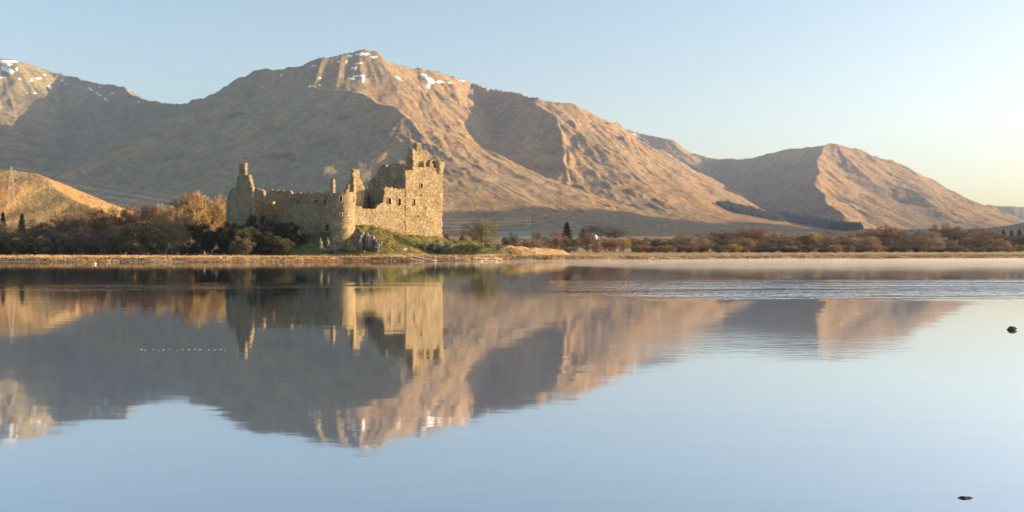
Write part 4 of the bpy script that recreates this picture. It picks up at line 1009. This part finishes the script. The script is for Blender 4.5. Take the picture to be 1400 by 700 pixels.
def skin_fig(name, J, E, m, parent, sub=1):
    me = bpy.data.meshes.new(name); me.from_pydata([j[0] for j in J], E, []); me.materials.append(m)
    o = link_mesh(name, me, parent); md = o.modifiers.new('skin', 'SKIN')
    sv = me.skin_vertices[0].data if me.skin_vertices else None
    if sv is None:
        me.attributes  # ensure
        bm = bmesh.new(); bm.from_mesh(me); lay = bm.verts.layers.skin.verify()
        for v, j in zip(bm.verts, J): v[lay].radius = (j[1], j[1]); v[lay].use_root = (v.index == 0)
        bm.to_mesh(me); bm.free()
    else:
        for v, j in zip(sv, J): v.radius = (j[1], j[1])
        sv[0].use_root = True
    s2 = o.modifiers.new('sub', 'SUBSURF'); s2.levels = sub; s2.render_levels = sub
    return o
sheep(553, hit(553, 343.5), 'white sheep standing on the grass above the gangway')
# walker on the shore
Yp = 256.5; Xp = (279.6 - 700) / 1400 * Yp
pe = empty('person', (Xp, Yp, lz(Xp, Yp)), R(-35)); tag(pe, 'person in pale blue top and khaki trousers standing on the left shore', 'person')
PJ = [((0, 0, .95), .13), ((0, 0, 1.12), .12), ((0, 0, 1.32), .15), ((0, 0, 1.46), .09), ((0, .0, 1.54), .055), ((0, -.01, 1.64), .085), ((0, -.01, 1.73), .075),
      ((.18, 0, 1.42), .06), ((.24, 0, 1.16), .045), ((.24, -.06, .92), .032), ((.24, -.08, .84), .03), ((-.18, 0, 1.42), .06), ((-.24, 0, 1.16), .045), ((-.24, -.06, .92), .032), ((-.24, -.08, .84), .03),
      ((.09, 0, .86), .1), ((.11, -.02, .48), .062), ((.11, .02, .08), .045), ((.11, -.12, .03), .035), ((-.09, 0, .86), .1), ((-.11, -.02, .48), .062), ((-.11, .02, .08), .045), ((-.11, -.12, .03), .035)]
PE = [(0, 1), (1, 2), (2, 3), (3, 4), (4, 5), (5, 6), (3, 7), (7, 8), (8, 9), (9, 10), (3, 11), (11, 12), (12, 13), (13, 14), (0, 15), (15, 16), (16, 17), (17, 18), (0, 19), (19, 20), (20, 21), (21, 22)]
skin_fig('body', PJ, PE, M['skin'], pe)
def grow(js, k): return [(p, r * k) for p, r in js]
sj = grow([PJ[i] for i in (0, 1, 2, 3, 7, 8, 9, 11, 12, 13)], 1.22); skin_fig('jacket', sj, [(0, 1), (1, 2), (2, 3), (3, 4), (4, 5), (5, 6), (3, 7), (7, 8), (8, 9)], M['shirt'], pe)
tj = grow([PJ[i] for i in (0, 15, 16, 17, 19, 20, 21)], 1.18); skin_fig('trousers', tj, [(0, 1), (1, 2), (2, 3), (0, 4), (4, 5), (5, 6)], M['trousers'], pe)
bm = bmesh.new(); bmesh.ops.create_uvsphere(bm, u_segments=12, v_segments=8, radius=.11); bmesh.ops.delete(bm, geom=[v for v in bm.verts if v.co.z < -.02 and v.co.y < .02], context='VERTS')
me = bpy.data.meshes.new('hair'); bm.to_mesh(me); bm.free(); me.materials.append(M['hair']); ho = link_mesh('hair', me, pe); ho.location = (0, .01, 1.70)

# ------------------------------------------------------------------ farmhouse, hut
def house(name, px, Y, w_, d_, hw, hr, label, rz, chim=True):
    X = (px - 700) / 1400 * Y; e = empty(name, (X, Y, lz(X, Y) - .3), rz); tag(e, label, 'house')
    mb = MB()
    # walls with gables facing local -Y
    vs = [(-w_/2, -d_/2, 0), (w_/2, -d_/2, 0), (w_/2, d_/2, 0), (-w_/2, d_/2, 0), (-w_/2, -d_/2, hw), (w_/2, -d_/2, hw), (w_/2, d_/2, hw), (-w_/2, d_/2, hw), (0, -d_/2, hw + hr), (0, d_/2, hw + hr)]
    mb.add(vs, [(0, 1, 5, 4), (1, 2, 6, 5), (2, 3, 7, 6), (3, 0, 4, 7)], [(4, 5, 8), (6, 7, 9)]); mb.build('wall', M['white'], e)
    mb = MB()
    for s_ in (-1, 1):
        L = math.hypot(w_/2 + .3, hr + .3); ang = math.atan2(hr, w_/2)
        rot = Matrix.Rotation(s_ * ang, 3, 'Y'); mb.box((s_ * w_/4 * 1.05, 0, hw + hr/2 + .08), (L, d_ + .5, .16), rot)
    rf = mb.build('roof', M['slate'], e)
    if chim:
        mb = MB(); mb.box((0, d_/2 - .6, hw + hr + .5), (.8, .8, 1.6)); mb.build('chimney', M['white'], rf)
    for sx in (-1, 1):
        mb = MB(); mb.box((sx * w_ * .22, -d_/2, hw * .5), (w_ * .16, .12, hw * .4)); mb.build('window', M['recess'], e)
house('farmhouse', 812, 1330, 5.2, 10, 4.0, 2.9, 'small white gabled farmhouse among grey trees below the mountain', R(20))
house('hut', 886, 455, 1.0, 1.2, 1.2, .4, 'tiny pale hut at the edge of the wood behind the marsh', R(8), chim=False)

# ------------------------------------------------------------------ pylons and wires
def pylon(px, rng_, py_b, py_t, label, thick=.16, stl=None):
    stl = stl or M['steel']
    Ys = np.arange(*rng_, 5.); Xs = (px - 700) / 1400 * Ys; zz = land_z(Xs, Ys); zr = H - (py_b - HY) / 1400 * Ys
    k = np.where(zz >= zr)[0]; Y = float(Ys[k[0]]) if len(k) else rng_[1]
    X = (px - 700) / 1400 * Y; z = lz(X, Y); ht = (H - (py_t - HY) / 1400 * Y) - z; e = empty('pylon', (X, Y, z - .3), R(12)); tag(e, label, 'pylon', 'lattice pylons of the power line')
    mb = MB(); lv = [0, .13, .25, .36, .46, .55, .63, .71, .79, .87, .94, 1.0]
    hwf = lambda f: (ht * .065) * (1 - f) ** 1.0 + ht * .016 if f < .5 else ht * (.0485 - .036 * (f - .5) * 2) 
    cor = [(-1, -1), (1, -1), (1, 1), (-1, 1)]
    for c in cor: mb.tube([(c[0] * hwf(f), c[1] * hwf(f), f * ht) for f in lv], thick, 4)
    for f0, f1 in zip(lv[:-1], lv[1:]):
        for i in range(4):
            c, d = cor[i], cor[(i + 1) % 4]; a, b = hwf(f0), hwf(f1)
            mb.tube([(c[0] * a, c[1] * a, f0 * ht), (d[0] * b, d[1] * b, f1 * ht)], thick * .6, 3, False)
            mb.tube([(d[0] * a, d[1] * a, f0 * ht), (c[0] * b, c[1] * b, f1 * ht)], thick * .6, 3, False)
    mb.build('tower', stl, e)
    arms = []
    for f, L in ((.90, .10), (.74, .135), (.58, .115)):
        mb = MB()
        for s_ in (-1, 1):
            tip = (s_ * ht * L, 0, f * ht); w0 = hwf(f)
            for c in (-1, 1):
                mb.tube([(s_ * w0, c * w0, f * ht + ht * .03), tip], thick * .7, 4); mb.tube([(s_ * w0, c * w0, f * ht - .1), tip], thick * .7, 4)
        ao = mb.build('crossarm', stl, e)
        for s_ in (-1, 1):
            mb = MB(); mb.tube([(s_ * ht * L, 0, f * ht), (s_ * ht * L, 0, f * ht - ht * .055)], thick * 1.2, 5); mb.build('insulator', M['white'], ao)
            arms.append(e.matrix_basis @ Vector((s_ * ht * L, 0, f * ht - ht * .055)) if False else (Vector(e.location) + Matrix.Rotation(R(12), 3, 'Z') @ Vector((s_ * ht * L, 0, f * ht - ht * .055))))
    arms.append(Vector(e.location) + Vector((0, 0, ht)))
    return arms
A = pylon(15.5, (900, 1300), 285, 228, 'lattice pylon standing on the sunlit bracken hill at the left edge', .10)
B = pylon(728, (1300, 2300), 322, 297, 'lattice pylon over the pasture between the lone tree and the spruce', .09, M['dull'])
C = pylon(905, (1300, 2400), 324, 303, 'lattice pylon over the right wood below the big mountain', .09, M['dull'])
def span(A, B, sag, tagtxt, rad_=.075):
    e = empty('power_line', A[-1]); tag(e, tagtxt, 'power line')
    for a, b in zip(A, B):
        pts = []
        for i in range(41):
            t = i / 40; p = a.lerp(b, t); p.z -= sag * 4 * t * (1 - t); pts.append(p - e.location)
        mb = MB(); mb.tube(pts, rad_, 4); mb.build('cable', M['wire'], e)
span(A, B, 24, 'long sagging cables from the left hill pylon passing behind the castle', .038)
